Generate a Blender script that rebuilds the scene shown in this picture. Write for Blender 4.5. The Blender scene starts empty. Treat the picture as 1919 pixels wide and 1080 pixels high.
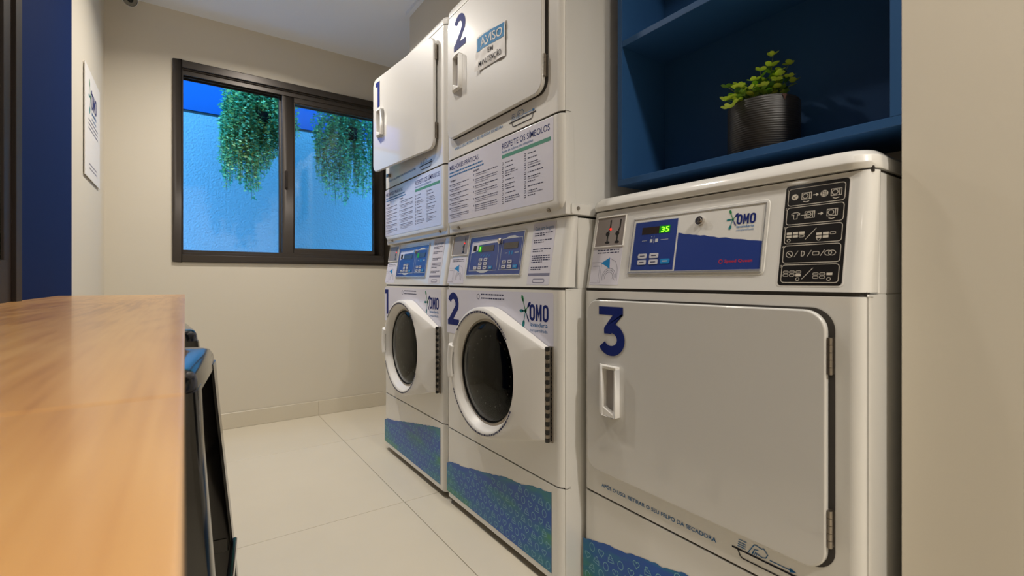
import bpy, bmesh, math, random
from mathutils import Vector, Matrix, noise
random.seed(7)
sc = bpy.context.scene
COL = sc.collection
# ------------------------------------------------------------------ camera
cd = bpy.data.cameras.new('camera'); cam = bpy.data.objects.new('camera', cd); COL.objects.link(cam)
cam.location = (0, 0, .855); cam.rotation_euler = (math.pi/2, 0, -math.radians(34.72))
cd.sensor_width = 36; cd.lens = 883.8/1919*36; cd.shift_y = (526.2-540)/1919
cd.clip_start = .01; cd.clip_end = 100
cd.dof.use_dof = True; cd.dof.focus_distance = 1.5; cd.dof.aperture_fstop = 7.0
sc.camera = cam
# ------------------------------------------------------------------ world (blue dusk sky)
w = bpy.data.worlds.new('dusk_sky'); sc.world = w; w.use_nodes = True
bg = w.node_tree.nodes['Background']; bg.inputs[0].default_value = (.07, .40, 1, 1); bg.inputs[1].default_value = 5.4
# ------------------------------------------------------------------ lamps
def disk(name, x, y, z, power, size=.085, col=(1, .925, .83), spread=150):
    l = bpy.data.lights.new(name, 'AREA'); l.shape = 'DISK'; l.size = size; l.energy = power; l.color = col
    l.spread = math.radians(spread)
    o = bpy.data.objects.new(name, l); o.location = (x, y, z); COL.objects.link(o); return o
LAMPS = [(.57, .15, 3.2), (.36, 1.45, 4.2), (.36, 2.45, 12.5), (.62, -1.0, 25), (-1.6, -1.2, 1.5)]  # last two are unseen fill lamps, added behind the camera to brighten the room
for i, (x, y, p) in enumerate(LAMPS): disk('downlight_lamp', x, y, 2.318, p)
# ------------------------------------------------------------------ exposure
sc.view_settings.view_transform = 'Standard'; sc.view_settings.look = 'None'
sc.view_settings.gamma = 1; sc.view_settings.use_curve_mapping = False; sc.view_settings.exposure = 0.30

# ------------------------------------------------------------------ materials
def lin(c):
    return tuple(((v/255)/12.92 if v/255 <= .04045 else ((v/255+.055)/1.055)**2.4) for v in c)
def mat(name, rgb, rough=.5, metal=0, coat=0, bump=0, bscale=200, var=0, vscale=6, emit=None, estr=0, spec=.5):
    m = bpy.data.materials.new(name); m.use_nodes = True; nt = m.node_tree; b = nt.nodes['Principled BSDF']
    c = lin(rgb)+(1,); b.inputs['Base Color'].default_value = c
    b.inputs['Roughness'].default_value = rough; b.inputs['Metallic'].default_value = metal
    b.inputs['Coat Weight'].default_value = coat; b.inputs['Coat Roughness'].default_value = .08
    b.inputs['Specular IOR Level'].default_value = spec
    if emit: b.inputs['Emission Color'].default_value = lin(emit)+(1,); b.inputs['Emission Strength'].default_value = estr
    if var or bump:
        tc = nt.nodes.new('ShaderNodeTexCoord')
    if var:
        n = nt.nodes.new('ShaderNodeTexNoise'); n.inputs['Scale'].default_value = vscale; n.inputs['Detail'].default_value = 5
        nt.links.new(tc.outputs['Object'], n.inputs['Vector'])
        mx = nt.nodes.new('ShaderNodeMix'); mx.data_type = 'RGBA'
        mx.inputs['A'].default_value = tuple(v*(1-var) for v in c[:3])+(1,); mx.inputs['B'].default_value = tuple(min(1, v*(1+var)) for v in c[:3])+(1,)
        nt.links.new(n.outputs['Fac'], mx.inputs['Factor']); nt.links.new(mx.outputs['Result'], b.inputs['Base Color'])
    if bump:
        n2 = nt.nodes.new('ShaderNodeTexNoise'); n2.inputs['Scale'].default_value = bscale; n2.inputs['Detail'].default_value = 3
        nt.links.new(tc.outputs['Object'], n2.inputs['Vector'])
        bp = nt.nodes.new('ShaderNodeBump'); bp.inputs['Strength'].default_value = bump; bp.inputs['Distance'].default_value = .002
        nt.links.new(n2.outputs['Fac'], bp.inputs['Height']); nt.links.new(bp.outputs['Normal'], b.inputs['Normal'])
    return m
M = {}
M['wall'] = mat('beige_wall_paint', (214, 207, 192), .75, bump=.06, bscale=120, var=.02, vscale=2)
M['ceil'] = mat('cool_tinted_ceiling_paint', (232, 237, 246), .85)  # cool tint in the paint stands in for the window's blue light
M['tile'] = mat('pale_stone_tile', (212, 204, 186), .33, var=.05, vscale=4, bump=.05, bscale=60)
M['grout'] = mat('grey_grout', (150, 142, 125), .9)
M['enamel'] = mat('white_enamel', (226, 225, 221), .42, coat=.9, var=.01, vscale=3)
M['enameld'] = mat('dimmed_door_enamel', (212, 211, 208), .45, coat=1)  # same enamel as the cabinets, darkened to put the doors' dimmer light in
M['plastic'] = mat('white_plastic', (228, 226, 222), .35)
M['gap'] = mat('dark_gap', (58, 54, 50), .8)
M['lav'] = mat('lavender_white_vinyl', (212, 212, 230), .45, coat=1)
M['paper'] = mat('paper_label', (216, 214, 226), .5)
M['navyprint'] = mat('navy_print', (22, 38, 110), .6, spec=.15)
M['blueprint'] = mat('blue_print', (30, 105, 165), .6, spec=.15)
M['tealprint'] = mat('teal_print', (40, 130, 135), .6, spec=.15)
M['greenprint'] = mat('green_bar_print', (80, 150, 130), .45)
M['greenlogo'] = mat('green_splash_print', (45, 135, 85), .6, spec=.15)
M['textdark'] = mat('dark_text_print', (62, 64, 92), .6, spec=.15)
M['textgrey'] = mat('grey_text_print', (125, 125, 148), .6)
M['blackprint'] = mat('black_print', (28, 28, 40), .6, spec=.15)
M['panelblue'] = mat('control_panel_blue', (40, 62, 135), .3, coat=.3)
M['panelline'] = mat('pale_line_print', (196, 200, 204), .5)
M['silver'] = mat('silver_trim', (205, 205, 205), .25, metal=.7)
M['chrome'] = mat('chrome', (215, 210, 205), .12, metal=1)
M['steel'] = mat('brushed_steel', (150, 142, 132), .32, metal=.9)
M['darksteel'] = mat('dark_drum_steel', (52, 52, 52), .4, metal=.6)
M['drumblack'] = mat('drum_black', (8, 9, 10), .7, spec=.1)
M['rubber'] = mat('black_rubber', (20, 20, 20), .6, spec=.25)
M['key'] = mat('key_grey', (200, 200, 208), .4)
M['keyblue'] = mat('key_blue', (20, 130, 195), .4)
M['led'] = mat('led_window', (52, 42, 30), .25, coat=.5)
M['ledon'] = mat('led_digits', (120, 255, 40), .4, emit=(120, 255, 30), estr=2.5)
M['ledglow'] = mat('led_lit_window', (20, 120, 10), .3, emit=(20, 130, 0), estr=.35)
M['redled'] = mat('red_led', (255, 40, 30), .4, emit=(255, 30, 20), estr=2)
M['red'] = mat('red_print', (190, 45, 60), .4)
M['slot'] = mat('slot_black', (15, 14, 14), .4)
M['slotplate'] = mat('coin_plate', (150, 142, 138), .4, metal=.2)
M['black'] = mat('black_label', (24, 22, 22), .35, coat=.3)
M['cream'] = mat('cream_print', (205, 198, 185), .5)
M['avisoblue'] = mat('notice_blue', (62, 130, 180), .6, spec=.15)
M['white'] = mat('white_paper', (226, 224, 222), .6, spec=.15)
M['navy'] = mat('navy_lacquer', (38, 79, 126), .5, bump=.03, bscale=300, spec=.3)
M['navywall'] = mat('navy_wall_paint', (17, 38, 84), .8, bump=.03, bscale=120, spec=.05)
M['alu'] = mat('dark_bronze_aluminium', (64, 58, 53), .36, metal=.35)
M['darkalu'] = mat('brown_black_aluminium', (34, 26, 22), .55, spec=.3)
M['stool'] = mat('glossy_black_steel', (9, 9, 10), .16, coat=.5, spec=.4)
M['pot'] = mat('black_ribbed_pot', (25, 23, 22), .45)
M['soil'] = mat('soil', (52, 36, 24), .95, bump=.8, bscale=90)
M['leafa'] = mat('lime_leaf', (188, 212, 78), .5)
M['leafb'] = mat('green_leaf', (112, 156, 52), .5)
M['leafc'] = mat('deep_leaf', (52, 92, 40), .5)
M['stem'] = mat('plant_stem', (110, 120, 60), .6)
M['ivya'] = mat('ivy_bright', (225, 240, 150), .5)
M['ivyb'] = mat('ivy_mid', (150, 215, 160), .5)
M['ivyc'] = mat('ivy_deep', (70, 155, 115), .5)
M['stucco'] = mat('outdoor_stucco', (168, 170, 168), .9, bump=1.0, bscale=70)
M['skyblue'] = mat('blue_painted_fascia', (6, 84, 146), .7)
M['paving'] = mat('courtyard_paving', (225, 225, 222), .8)
M['lens'] = mat('lens_black', (8, 8, 12), .08, coat=1)
M['lamp'] = mat('lamp_diffuser', (255, 240, 220), .5, emit=(255, 225, 185), estr=3)

for k in ('enamel', 'enameld', 'lav'):
    M[k].node_tree.nodes['Principled BSDF'].inputs['Coat IOR'].default_value = 1.65
# ribbed pot
nt = M['pot'].node_tree; tc = nt.nodes.new('ShaderNodeTexCoord'); wv = nt.nodes.new('ShaderNodeTexWave')
wv.bands_direction = 'Z'; wv.inputs['Scale'].default_value = 62; wv.inputs['Distortion'].default_value = 1.5; wv.inputs['Detail'].default_value = 2
bp = nt.nodes.new('ShaderNodeBump'); bp.inputs['Strength'].default_value = .35; bp.inputs['Distance'].default_value = .001
nt.links.new(tc.outputs['Object'], wv.inputs['Vector']); nt.links.new(wv.outputs['Fac'], bp.inputs['Height'])
nt.links.new(bp.outputs['Normal'], nt.nodes['Principled BSDF'].inputs['Normal'])

M['stucco'].node_tree.nodes['Bump'].inputs['Distance'].default_value = .012
def glass(name, tint, rough=0.0, ior=1.35):
    m = bpy.data.materials.new(name); m.use_nodes = True; b = m.node_tree.nodes['Principled BSDF']
    b.inputs['Base Color'].default_value = tint+(1,); b.inputs['Roughness'].default_value = rough
    b.inputs['Transmission Weight'].default_value = 1; b.inputs['IOR'].default_value = ior
    return m
M['glass'] = glass('window_glass', (.86, .93, .93))
M['doorglass'] = glass('smoked_door_glass', (.30, .33, .33), 0, 1.2)

def wood():
    m = bpy.data.materials.new('oiled_wood'); m.use_nodes = True; nt = m.node_tree; b = nt.nodes['Principled BSDF']; L = nt.links.new
    tc = nt.nodes.new('ShaderNodeTexCoord'); oi = nt.nodes.new('ShaderNodeObjectInfo')
    va = nt.nodes.new('ShaderNodeVectorMath'); va.operation = 'ADD'
    mp = nt.nodes.new('ShaderNodeMapping'); mp.inputs['Scale'].default_value = (11, 1.5, 11)
    L(tc.outputs['Object'], mp.inputs['Vector'])
    L(mp.outputs['Vector'], va.inputs[0]); L(oi.outputs['Random'], va.inputs[1])
    n = nt.nodes.new('ShaderNodeTexNoise'); n.inputs['Scale'].default_value = 1.2; n.inputs['Detail'].default_value = 3; n.inputs['Distortion'].default_value = .5
    L(va.outputs[0], n.inputs['Vector'])
    wv = nt.nodes.new('ShaderNodeMath'); wv.operation = 'MULTIPLY'; wv.inputs[1].default_value = 34; L(n.outputs['Fac'], wv.inputs[0])
    sn = nt.nodes.new('ShaderNodeMath'); sn.operation = 'SINE'; L(wv.outputs[0], sn.inputs[0])
    mp2 = nt.nodes.new('ShaderNodeMapping'); mp2.inputs['Scale'].default_value = (160, 5, 60); L(tc.outputs['Object'], mp2.inputs['Vector'])
    n2 = nt.nodes.new('ShaderNodeTexNoise'); n2.inputs['Scale'].default_value = 1; n2.inputs['Detail'].default_value = 6; L(mp2.outputs['Vector'], n2.inputs['Vector'])
    n3 = nt.nodes.new('ShaderNodeTexNoise'); n3.inputs['Scale'].default_value = .6; n3.inputs['Detail'].default_value = 2; L(mp.outputs['Vector'], n3.inputs['Vector'])
    ad = nt.nodes.new('ShaderNodeMath'); ad.operation = 'MULTIPLY_ADD'; ad.inputs[1].default_value = .07; ad.inputs[2].default_value = .0
    L(sn.outputs[0], ad.inputs[0])
    a2 = nt.nodes.new('ShaderNodeMath'); a2.operation = 'MULTIPLY_ADD'; a2.inputs[1].default_value = .5; L(n2.outputs['Fac'], a2.inputs[0]); L(ad.outputs[0], a2.inputs[2])
    a3 = nt.nodes.new('ShaderNodeMath'); a3.operation = 'MULTIPLY_ADD'; a3.inputs[1].default_value = .6; L(n3.outputs['Fac'], a3.inputs[0]); L(a2.outputs[0], a3.inputs[2])
    cr = nt.nodes.new('ShaderNodeValToRGB'); e = cr.color_ramp.elements
    e[0].position = .34; e[0].color = lin((162, 110, 66))+(1,); e[1].position = .78; e[1].color = lin((214, 167, 106))+(1,)
    k = cr.color_ramp.elements.new(.56); k.color = lin((200, 149, 90))+(1,)
    L(a3.outputs[0], cr.inputs['Fac']); L(cr.outputs['Color'], b.inputs['Base Color'])
    b.inputs['Roughness'].default_value = .3; b.inputs['Coat Weight'].default_value = .25; b.inputs['Coat Roughness'].default_value = .12
    return m
M['wood'] = wood()
def torn_print():
    m = bpy.data.materials.new('blue_green_vinyl'); m.use_nodes = True; nt = m.node_tree; b = nt.nodes['Principled BSDF']; L = nt.links.new
    tc = nt.nodes.new('ShaderNodeTexCoord'); mp = nt.nodes.new('ShaderNodeMapping'); mp.inputs['Scale'].default_value = (1, 2.2, 7)
    L(tc.outputs['Object'], mp.inputs['Vector'])
    n = nt.nodes.new('ShaderNodeTexNoise'); n.inputs['Scale'].default_value = 2.0; n.inputs['Detail'].default_value = 4; n.inputs['Distortion'].default_value = .4
    L(mp.outputs['Vector'], n.inputs['Vector'])
    cr = nt.nodes.new('ShaderNodeValToRGB'); e = cr.color_ramp.elements
    e[0].position = .44; e[0].color = lin((10, 84, 176))+(1,); e[1].position = .70; e[1].color = lin((66, 145, 100))+(1,)
    k = cr.color_ramp.elements.new(.57); k.color = lin((16, 116, 156))+(1,)
    L(n.outputs['Fac'], cr.inputs['Fac']); L(cr.outputs['Color'], b.inputs['Base Color']); b.inputs['Roughness'].default_value = .35
    return m
M['torn'] = torn_print()
M['icon'] = mat('pale_blue_icon_print', (125, 185, 205), .4)

# ------------------------------------------------------------------ mesh helpers
class Fr:
    """a flat working frame: s to the viewer's right, t up, n outward"""
    def __init__(f, O, u, v):
        f.O = Vector(O); f.u = Vector(u).normalized(); f.v = Vector(v).normalized(); f.n = f.u.cross(f.v)
    def p(f, s, t, n=0): return f.O+f.u*s+f.v*t+f.n*n
class MB:
    def __init__(b, *mats): b.v = []; b.f = []; b.m = []; b.mats = list(mats)
    def mi(b, m):
        m = M[m] if isinstance(m, str) else m
        if m not in b.mats: b.mats.append(m)
        return b.mats.index(m)
    def add(b, vs, fs, m=None):
        k = len(b.v); b.v += [tuple(x) for x in vs]; i = b.mi(m) if m is not None else 0
        for q in fs: b.f.append([k+j for j in q]); b.m.append(i)
    def box(b, x0, x1, y0, y1, z0, z1, m=None):
        b.add([(x, y, z) for x in (x0, x1) for y in (y0, y1) for z in (z0, z1)],
              [(0, 1, 3, 2), (4, 6, 7, 5), (0, 4, 5, 1), (2, 3, 7, 6), (0, 2, 6, 4), (1, 5, 7, 3)], m)
    def prism(b, fr, pts, n0, n1, m=None):
        k = len(pts)
        vs = [fr.p(s, t, n0) for s, t in pts]+[fr.p(s, t, n1) for s, t in pts]
        fs = [tuple(range(k))[::-1], tuple(range(k, 2*k))]+[(i, (i+1) % k, k+(i+1) % k, k+i) for i in range(k)]
        b.add(vs, fs, m)
    def rect(b, fr, s0, s1, t0, t1, n0, n1, m=None): b.prism(fr, [(s0, t0), (s1, t0), (s1, t1), (s0, t1)], n0, n1, m)
    def rrect(b, fr, s0, s1, t0, t1, r, n0, n1, m=None, seg=5): b.prism(fr, rr(s0, s1, t0, t1, r, seg), n0, n1, m)
    def ribbon(b, fr, pts, w, n, m=None, closed=False):
        P = [Vector(p) for p in pts]; k = len(P); vs = []
        for i in range(k):
            if closed: a, c = P[i-1], P[(i+1) % k]
            else: a, c = P[max(i-1, 0)], P[min(i+1, k-1)]
            d1 = (P[i]-a); d2 = (c-P[i])
            if d1.length < 1e-9: d1 = d2
            if d2.length < 1e-9: d2 = d1
            d1 = d1.normalized(); d2 = d2.normalized(); t = (d1+d2)
            t = t.normalized() if t.length > 1e-6 else d1
            nn = Vector((-t.y, t.x)); c_ = max(.45, nn.dot(Vector((-d1.y, d1.x))))
            o = nn*(w/2/c_)
            vs += [fr.p(*(P[i]+o), n), fr.p(*(P[i]-o), n)]
        fs = [(2*i, 2*i+1, 2*i+3, 2*i+2) for i in range(k-1)]
        if closed: fs.append((2*k-2, 2*k-1, 1, 0))
        b.add(vs, fs, m)
    def disc(b, fr, s, t, r, n0, n1, m=None, seg=16, ry=None):
        ry = ry or r
        b.prism(fr, [(s+r*math.cos(a*2*math.pi/seg), t+ry*math.sin(a*2*math.pi/seg)) for a in range(seg)], n0, n1, m)
    def text(b, fr, s, t, size, txt, m, n=.0009, bold=0, xs=1, align='LEFT', width=None):
        c = bpy.data.curves.new('t', 'FONT'); c.body = txt; c.size = 1; c.resolution_u = 3; c.offset = bold; c.align_x = align
        o = bpy.data.objects.new('t', c); me = bpy.data.meshes.new_from_object(o)
        bpy.data.objects.remove(o); bpy.data.curves.remove(c)
        if len(me.vertices):
            if width:
                xsn = [v.co.x for v in me.vertices]; xs = width/size/(max(xsn)-min(xsn))
            b.add([fr.p(s+v.co.x*size*xs, t+v.co.y*size, n) for v in me.vertices], [tuple(p.vertices) for p in me.polygons], m)
        bpy.data.meshes.remove(me)
    def tube(b, pts, r, m=None, seg=8, r2=None):
        P = [Vector(p) for p in pts]; k = len(P); vs = []; up = Vector((.13, .31, .94))
        for i in range(k):
            d = (P[min(i+1, k-1)]-P[max(i-1, 0)]).normalized(); a = d.cross(up).normalized(); c = d.cross(a)
            rr_ = r if r2 is None else r+(r2-r)*i/(k-1)
            vs += [P[i]+(a*math.cos(q*2*math.pi/seg)+c*math.sin(q*2*math.pi/seg))*rr_ for q in range(seg)]
        fs = [(i*seg+q, i*seg+(q+1) % seg, (i+1)*seg+(q+1) % seg, (i+1)*seg+q) for i in range(k-1) for q in range(seg)]
        fs += [tuple(range(seg))[::-1], tuple(range((k-1)*seg, k*seg))]
        b.add(vs, fs, m)
    def build(b, name, parent=None, bevel=0, seg=2, smooth=30):
        me = bpy.data.meshes.new(name); me.from_pydata(b.v, [], b.f)
        for m in b.mats: me.materials.append(m)
        if len(b.mats) > 1: me.polygons.foreach_set('material_index', b.m)
        me.update()
        bm = bmesh.new(); bm.from_mesh(me)
        if bevel: bmesh.ops.remove_doubles(bm, verts=bm.verts, dist=1e-6)
        if bevel or len(bm.faces) < 3000: bmesh.ops.recalc_face_normals(bm, faces=bm.faces)
        if bevel:
            es = [e for e in bm.edges if len(e.link_faces) == 2 and e.calc_face_angle(0) > math.radians(32)]
            bmesh.ops.bevel(bm, geom=es, offset=bevel, segments=seg, profile=.5, affect='EDGES', clamp_overlap=True)
        bm.to_mesh(me); bm.free()
        if smooth:
            me.polygons.foreach_set('use_smooth', [True]*len(me.polygons)); me.set_sharp_from_angle(angle=math.radians(smooth))
        o = bpy.data.objects.new(name, me); COL.objects.link(o)
        if name in ('lettering', 'ring_lettering', 'icon_print', 'pictograms', 'keypad'): o['kind'] = 'stuff'
        if bevel and smooth:
            wn = o.modifiers.new('weighted_normals', 'WEIGHTED_NORMAL'); wn.keep_sharp = True; wn.weight = 100
        if parent:
            o.parent = parent
            wm = Matrix.Identity(4); q = parent
            while q: wm = q.matrix_basis @ (q.matrix_parent_inverse @ wm) if False else q.matrix_basis @ wm; q = q.parent
            if getattr(b, 'world', True): me.transform(wm.inverted())
        return o
def rr(s0, s1, t0, t1, r, seg=5):
    out = []
    for cx, cy, a0 in ((s1-r, t0+r, -90), (s1-r, t1-r, 0), (s0+r, t1-r, 90), (s0+r, t0+r, 180)):
        for i in range(seg+1):
            a = math.radians(a0+90*i/seg); out.append((cx+r*math.cos(a), cy+r*math.sin(a)))
    return out
def tag(o, label, cat=None, group=None, kind=None):
    if label: o['label'] = label
    if cat: o['category'] = cat
    if group: o['group'] = group
    if kind: o['kind'] = kind
    return o
def thing(name, loc, label, cat, group=None, rz=0):
    o = bpy.data.objects.new(name, None); o.location = loc; o.rotation_euler = (0, 0, rz); COL.objects.link(o)
    o.empty_display_size = .1
    return tag(o, label, cat, group)
def struct(mb, name, label=None, parent=None, **k):
    o = mb.build(name, parent, **k)
    if not parent: o['kind'] = 'structure'; o['label'] = label or name.replace('_', ' '); o['category'] = name.split('_')[0]
    return o
def wordlines(mb, fr, s0, s1, t, h, m, rng, n=.0009, fill=1.0):
    s = s0
    end = s0+(s1-s0)*fill
    while s < end-.004:
        wl = rng.uniform(.004, .014); e = min(s+wl, end)
        mb.add([fr.p(s, t, n), fr.p(e, t, n), fr.p(e, t+h, n), fr.p(s, t+h, n)], [(0, 1, 2, 3)], m); s = e+.0025

# ------------------------------------------------------------------ room shell
XL, YF, ZC, YN, XR = -.34, 3.17, 2.335, -2.2, 1.62
XP, YP = .985, .277            # face and corner of the pier on the right
YSL = .908                     # left end of the shelf
# floor with tiles
fb = MB('grout'); fb.mats = [M['grout']]; fb.box(XL-.15, XR+.15, YN-.15, YF+.16, -.06, -.0025); fb.box(-3.35, XL-.15, YN-.15, .2, -.06, -.0025)
floor = struct(fb, 'floor', 'floor of large pale beige tiles with thin grout lines')
xs = [XL, -.149, .696, 1.541, XR]; ys = [YN, -1.645, -.80, .045, .89, 1.735, 2.58, YF]
xsl = [-3.2, -2.684, -1.839, -.994]
cells = [(xs[i], xs[i+1], ys[j], ys[j+1]) for i in range(4) for j in range(7)]+[(xsl[i], xsl[i+1] if i < 3 else XL, ys[j], min(ys[j+1], .05)) for i in range(4) for j in range(3)]
for x0, x1, y0, y1 in cells:
        b = MB(M['tile']); g = .001
        b.box(x0+g, x1-g, y0+g, y1-g, -.0025, 0); b.build('tile', floor, bevel=.0006, seg=1, smooth=0)
b = MB(M['ceil']); b.box(XL-.15, XR+.15, YN-.15, YF+.16, ZC, ZC+.12); b.box(-3.35, XL-.15, YN-.15, .2, ZC, ZC+.12); struct(b, 'ceiling', 'smooth white ceiling tinted blue near the window', smooth=0)
# far wall with window hole
WX0, WX1, WZ0, WZ1 = -.057, 1.165, .958, 2.068
b = MB(M['wall'])
hx0, hx1, hz0, hz1 = WX0+.02, WX1-.02, WZ0+.02, WZ1-.02
b.box(XL-.15, hx0, YF, YF+.15, 0, ZC); b.box(hx1, XR+.15, YF, YF+.15, 0, ZC)
b.box(hx0, hx1, YF, YF+.15, 0, hz0); b.box(hx0, hx1, YF, YF+.15, hz1, ZC)
struct(b, 'wall_far', 'beige painted end wall holding the dark framed window', smooth=0)
b = MB(M['wall']); b.box(XL-.15, XL, .05, YF, 0, ZC); b.box(-3.2, XL-.15, .05, .20, 0, ZC); struct(b, 'wall_left', 'beige painted left wall behind the wooden counter', smooth=0)
b = MB(M['wall']); b.box(XR, XR+.15, YN, YF, 0, ZC); struct(b, 'wall_right', 'wall behind the laundry machines', smooth=0)
b = MB(M['wall']); b.box(-3.2, XR, YN-.15, YN, 0, ZC); b.box(-3.35, -3.2, YN-.15, .2, 0, ZC); struct(b, 'wall_near', 'walls of the room behind the camera', smooth=0)
b = MB(M['wall']); b.box(XP, XR, YN, YP, 0, ZC); struct(b, 'wall_pier', 'beige wall end filling the right edge beside the dryer', smooth=0)
b = MB(M['wall']); b.box(XP, XR, YP, YSL, 2.20, ZC); b.box(1.19, XR, YP, YSL, 1.10, 2.20); struct(b, 'wall_above_shelf', 'wall around the blue shelf', smooth=0)
b = MB(M['wall']); b.box(1.022, XR, YSL, 2.468, 1.98, ZC); struct(b, 'wall_soffit', 'beige boxed soffit hanging over the stacked dryers', smooth=0)
b = MB(M['ceil']); b.box(1.000, 1.022, YSL, 2.472, ZC-.022, ZC); struct(b, 'trim_1', 'thin white moulding where the soffit meets the ceiling')
b = MB(M['navywall']); b.box(XL, XL+.006, 1.603, 2.285, 0, ZC); struct(b, 'trim_2', 'navy blue painted strip of the left wall above the counter', smooth=0)
# skirting
b = MB(M['grout']); b.box(XL, XR, YF-.009, YF, 0, .089); bb = struct(b, 'baseboard_far', 'pale tile skirting below the window', smooth=0)
for x0, x1 in ((XL+.011, .6955), (.6965, 1.541), (1.542, XR)):
    b = MB(M['tile']); b.box(x0, x1, YF-.012, YF-.003, .0005, .091); b.build('skirting_tile', bb, bevel=.001, seg=1)
b = MB(M['grout']); b.box(XL, XL+.008, .06, YF-.02, 0, .089); bb = struct(b, 'baseboard_left', 'pale tile skirting under the counter', smooth=0)
for y0, y1 in ((.891, 1.734), (1.736, 2.579), (2.581, 3.15)):
    b = MB(M['tile']); b.box(XL+.003, XL+.011, y0, y1, .0005, .091); b.build('skirting_tile', bb, bevel=.001, seg=1)

# ------------------------------------------------------------------ window 1 (sliding, dark aluminium)
def frame_ring(b, x0, x1, z0, z1, wl, wr, wb, wt, y0, y1, m=None):
    b.box(x0, x0+wl, y0, y1, z0, z1, m); b.box(x1-wr, x1, y0, y1, z0, z1, m)
    b.box(x0+wl, x1-wr, y0, y1, z0, z0+wb, m); b.box(x0+wl, x1-wr, y0, y1, z1-wt, z1, m)
win = thing('window_1', (.55, YF, WZ0), 'dark bronze sliding window open on its left half', 'window'); win['kind'] = 'structure'
b = MB(M['alu']); frame_ring(b, WX0, WX1, WZ0, WZ1, .040, .040, .040, .040, YF-.012, YF+.002); b.build('window_casing', win, bevel=.003)
b = MB(M['alu']); frame_ring(b, WX0+.024, WX1-.024, WZ0+.024, WZ1-.024, .024, .024, .03, .022, YF+.002, YF+.13)
# rails of the tracks
for yy in (YF+.012, YF+.052, YF+.096):
    b.box(WX0+.04, WX1-.04, yy, yy+.004, WZ0+.05, WZ0+.068); b.box(WX0+.04, WX1-.04, yy, yy+.004, WZ1-.072, WZ1-.045)
b.build('window_frame', win, bevel=.001, seg=1)
def sash(x0, x1, y0, lab):
    b = MB(M['alu']); z0, z1 = WZ0+.052, WZ1-.052
    frame_ring(b, x0, x1, z0, z1, .064, .05, .040, .05, y0, y0+.026)
    frame_ring(b, x0+.062, x1-.048, z0+.038, z1-.048, .010, .010, .010, .010, y0+.005, y0+.021)
    s = b.build('sash', win, bevel=.0025); s['label'] = lab
    g = MB(M['glass']); g.box(x0+.064, x1-.05, y0+.011, y0+.016, z0+.040, z1-.05); g.build('pane', s, smooth=0)
    return s
s1 = sash(.490, 1.118, YF+.018, 'front sliding sash with its latch on the left stile')
sash(.478, 1.125, YF+.060, 'rear sliding sash stacked behind the front one')
fw = Fr((0, YF+.018, 0), (1, 0, 0), (0, 0, 1))
b = MB(M['darkalu']); b.rrect(fw, .504, .522, 1.42, 1.535, .008, 0, .004); b.rrect(fw, .509, .517, 1.43, 1.475, .003, .004, .009); b.rrect(fw, .509, .517, 1.482, 1.525, .003, .004, .007)
b.build('latch', s1, bevel=.001)
# window 2: dark framed opening at far left
win2 = thing('window_2', (XL, 1.0, .0), 'dark brown metal frame at the left edge of the photo', 'window'); win2['kind'] = 'structure'
b = MB(M['darkalu'])
for y0, y1, d in ((1.555, 1.603, .018), (1.50, 1.556, .010), (.25, .30, .018)): b.box(XL, XL+d, y0, y1, 0, ZC)
b.box(XL, XL+.014, .30, 1.50, 2.27, ZC); b.box(XL, XL+.014, .30, 1.50, 0, .9)
b.build('window_frame', win2, bevel=.002)
b = MB(M['lens']); b.box(XL, XL+.004, .30, 1.50, .9, 2.27); b.build('pane', win2, smooth=0)

# ------------------------------------------------------------------ outdoors behind the window
b = MB(M['stucco']); b.box(-2.2, 4.0, 4.20, 4.40, 0, 2.09); struct(b, 'wall_courtyard', 'rough white stucco courtyard wall seen through the window in blue light', smooth=0)
b = MB(M['skyblue']); b.box(-2.2, 4.0, 4.26, 4.40, 2.13, 2.75, 'skyblue'); b.box(-2.2, 4.0, 4.27, 4.39, 2.08, 2.14, 'alu'); struct(b, 'trim_3', 'saturated blue fascia above the courtyard wall', smooth=0)
b = MB(M['paving']); b.box(-2.2, 4.0, 3.36, 4.20, -.06, 0); struct(b, 'ground_courtyard', 'courtyard ground outside the window', smooth=0)

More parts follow.
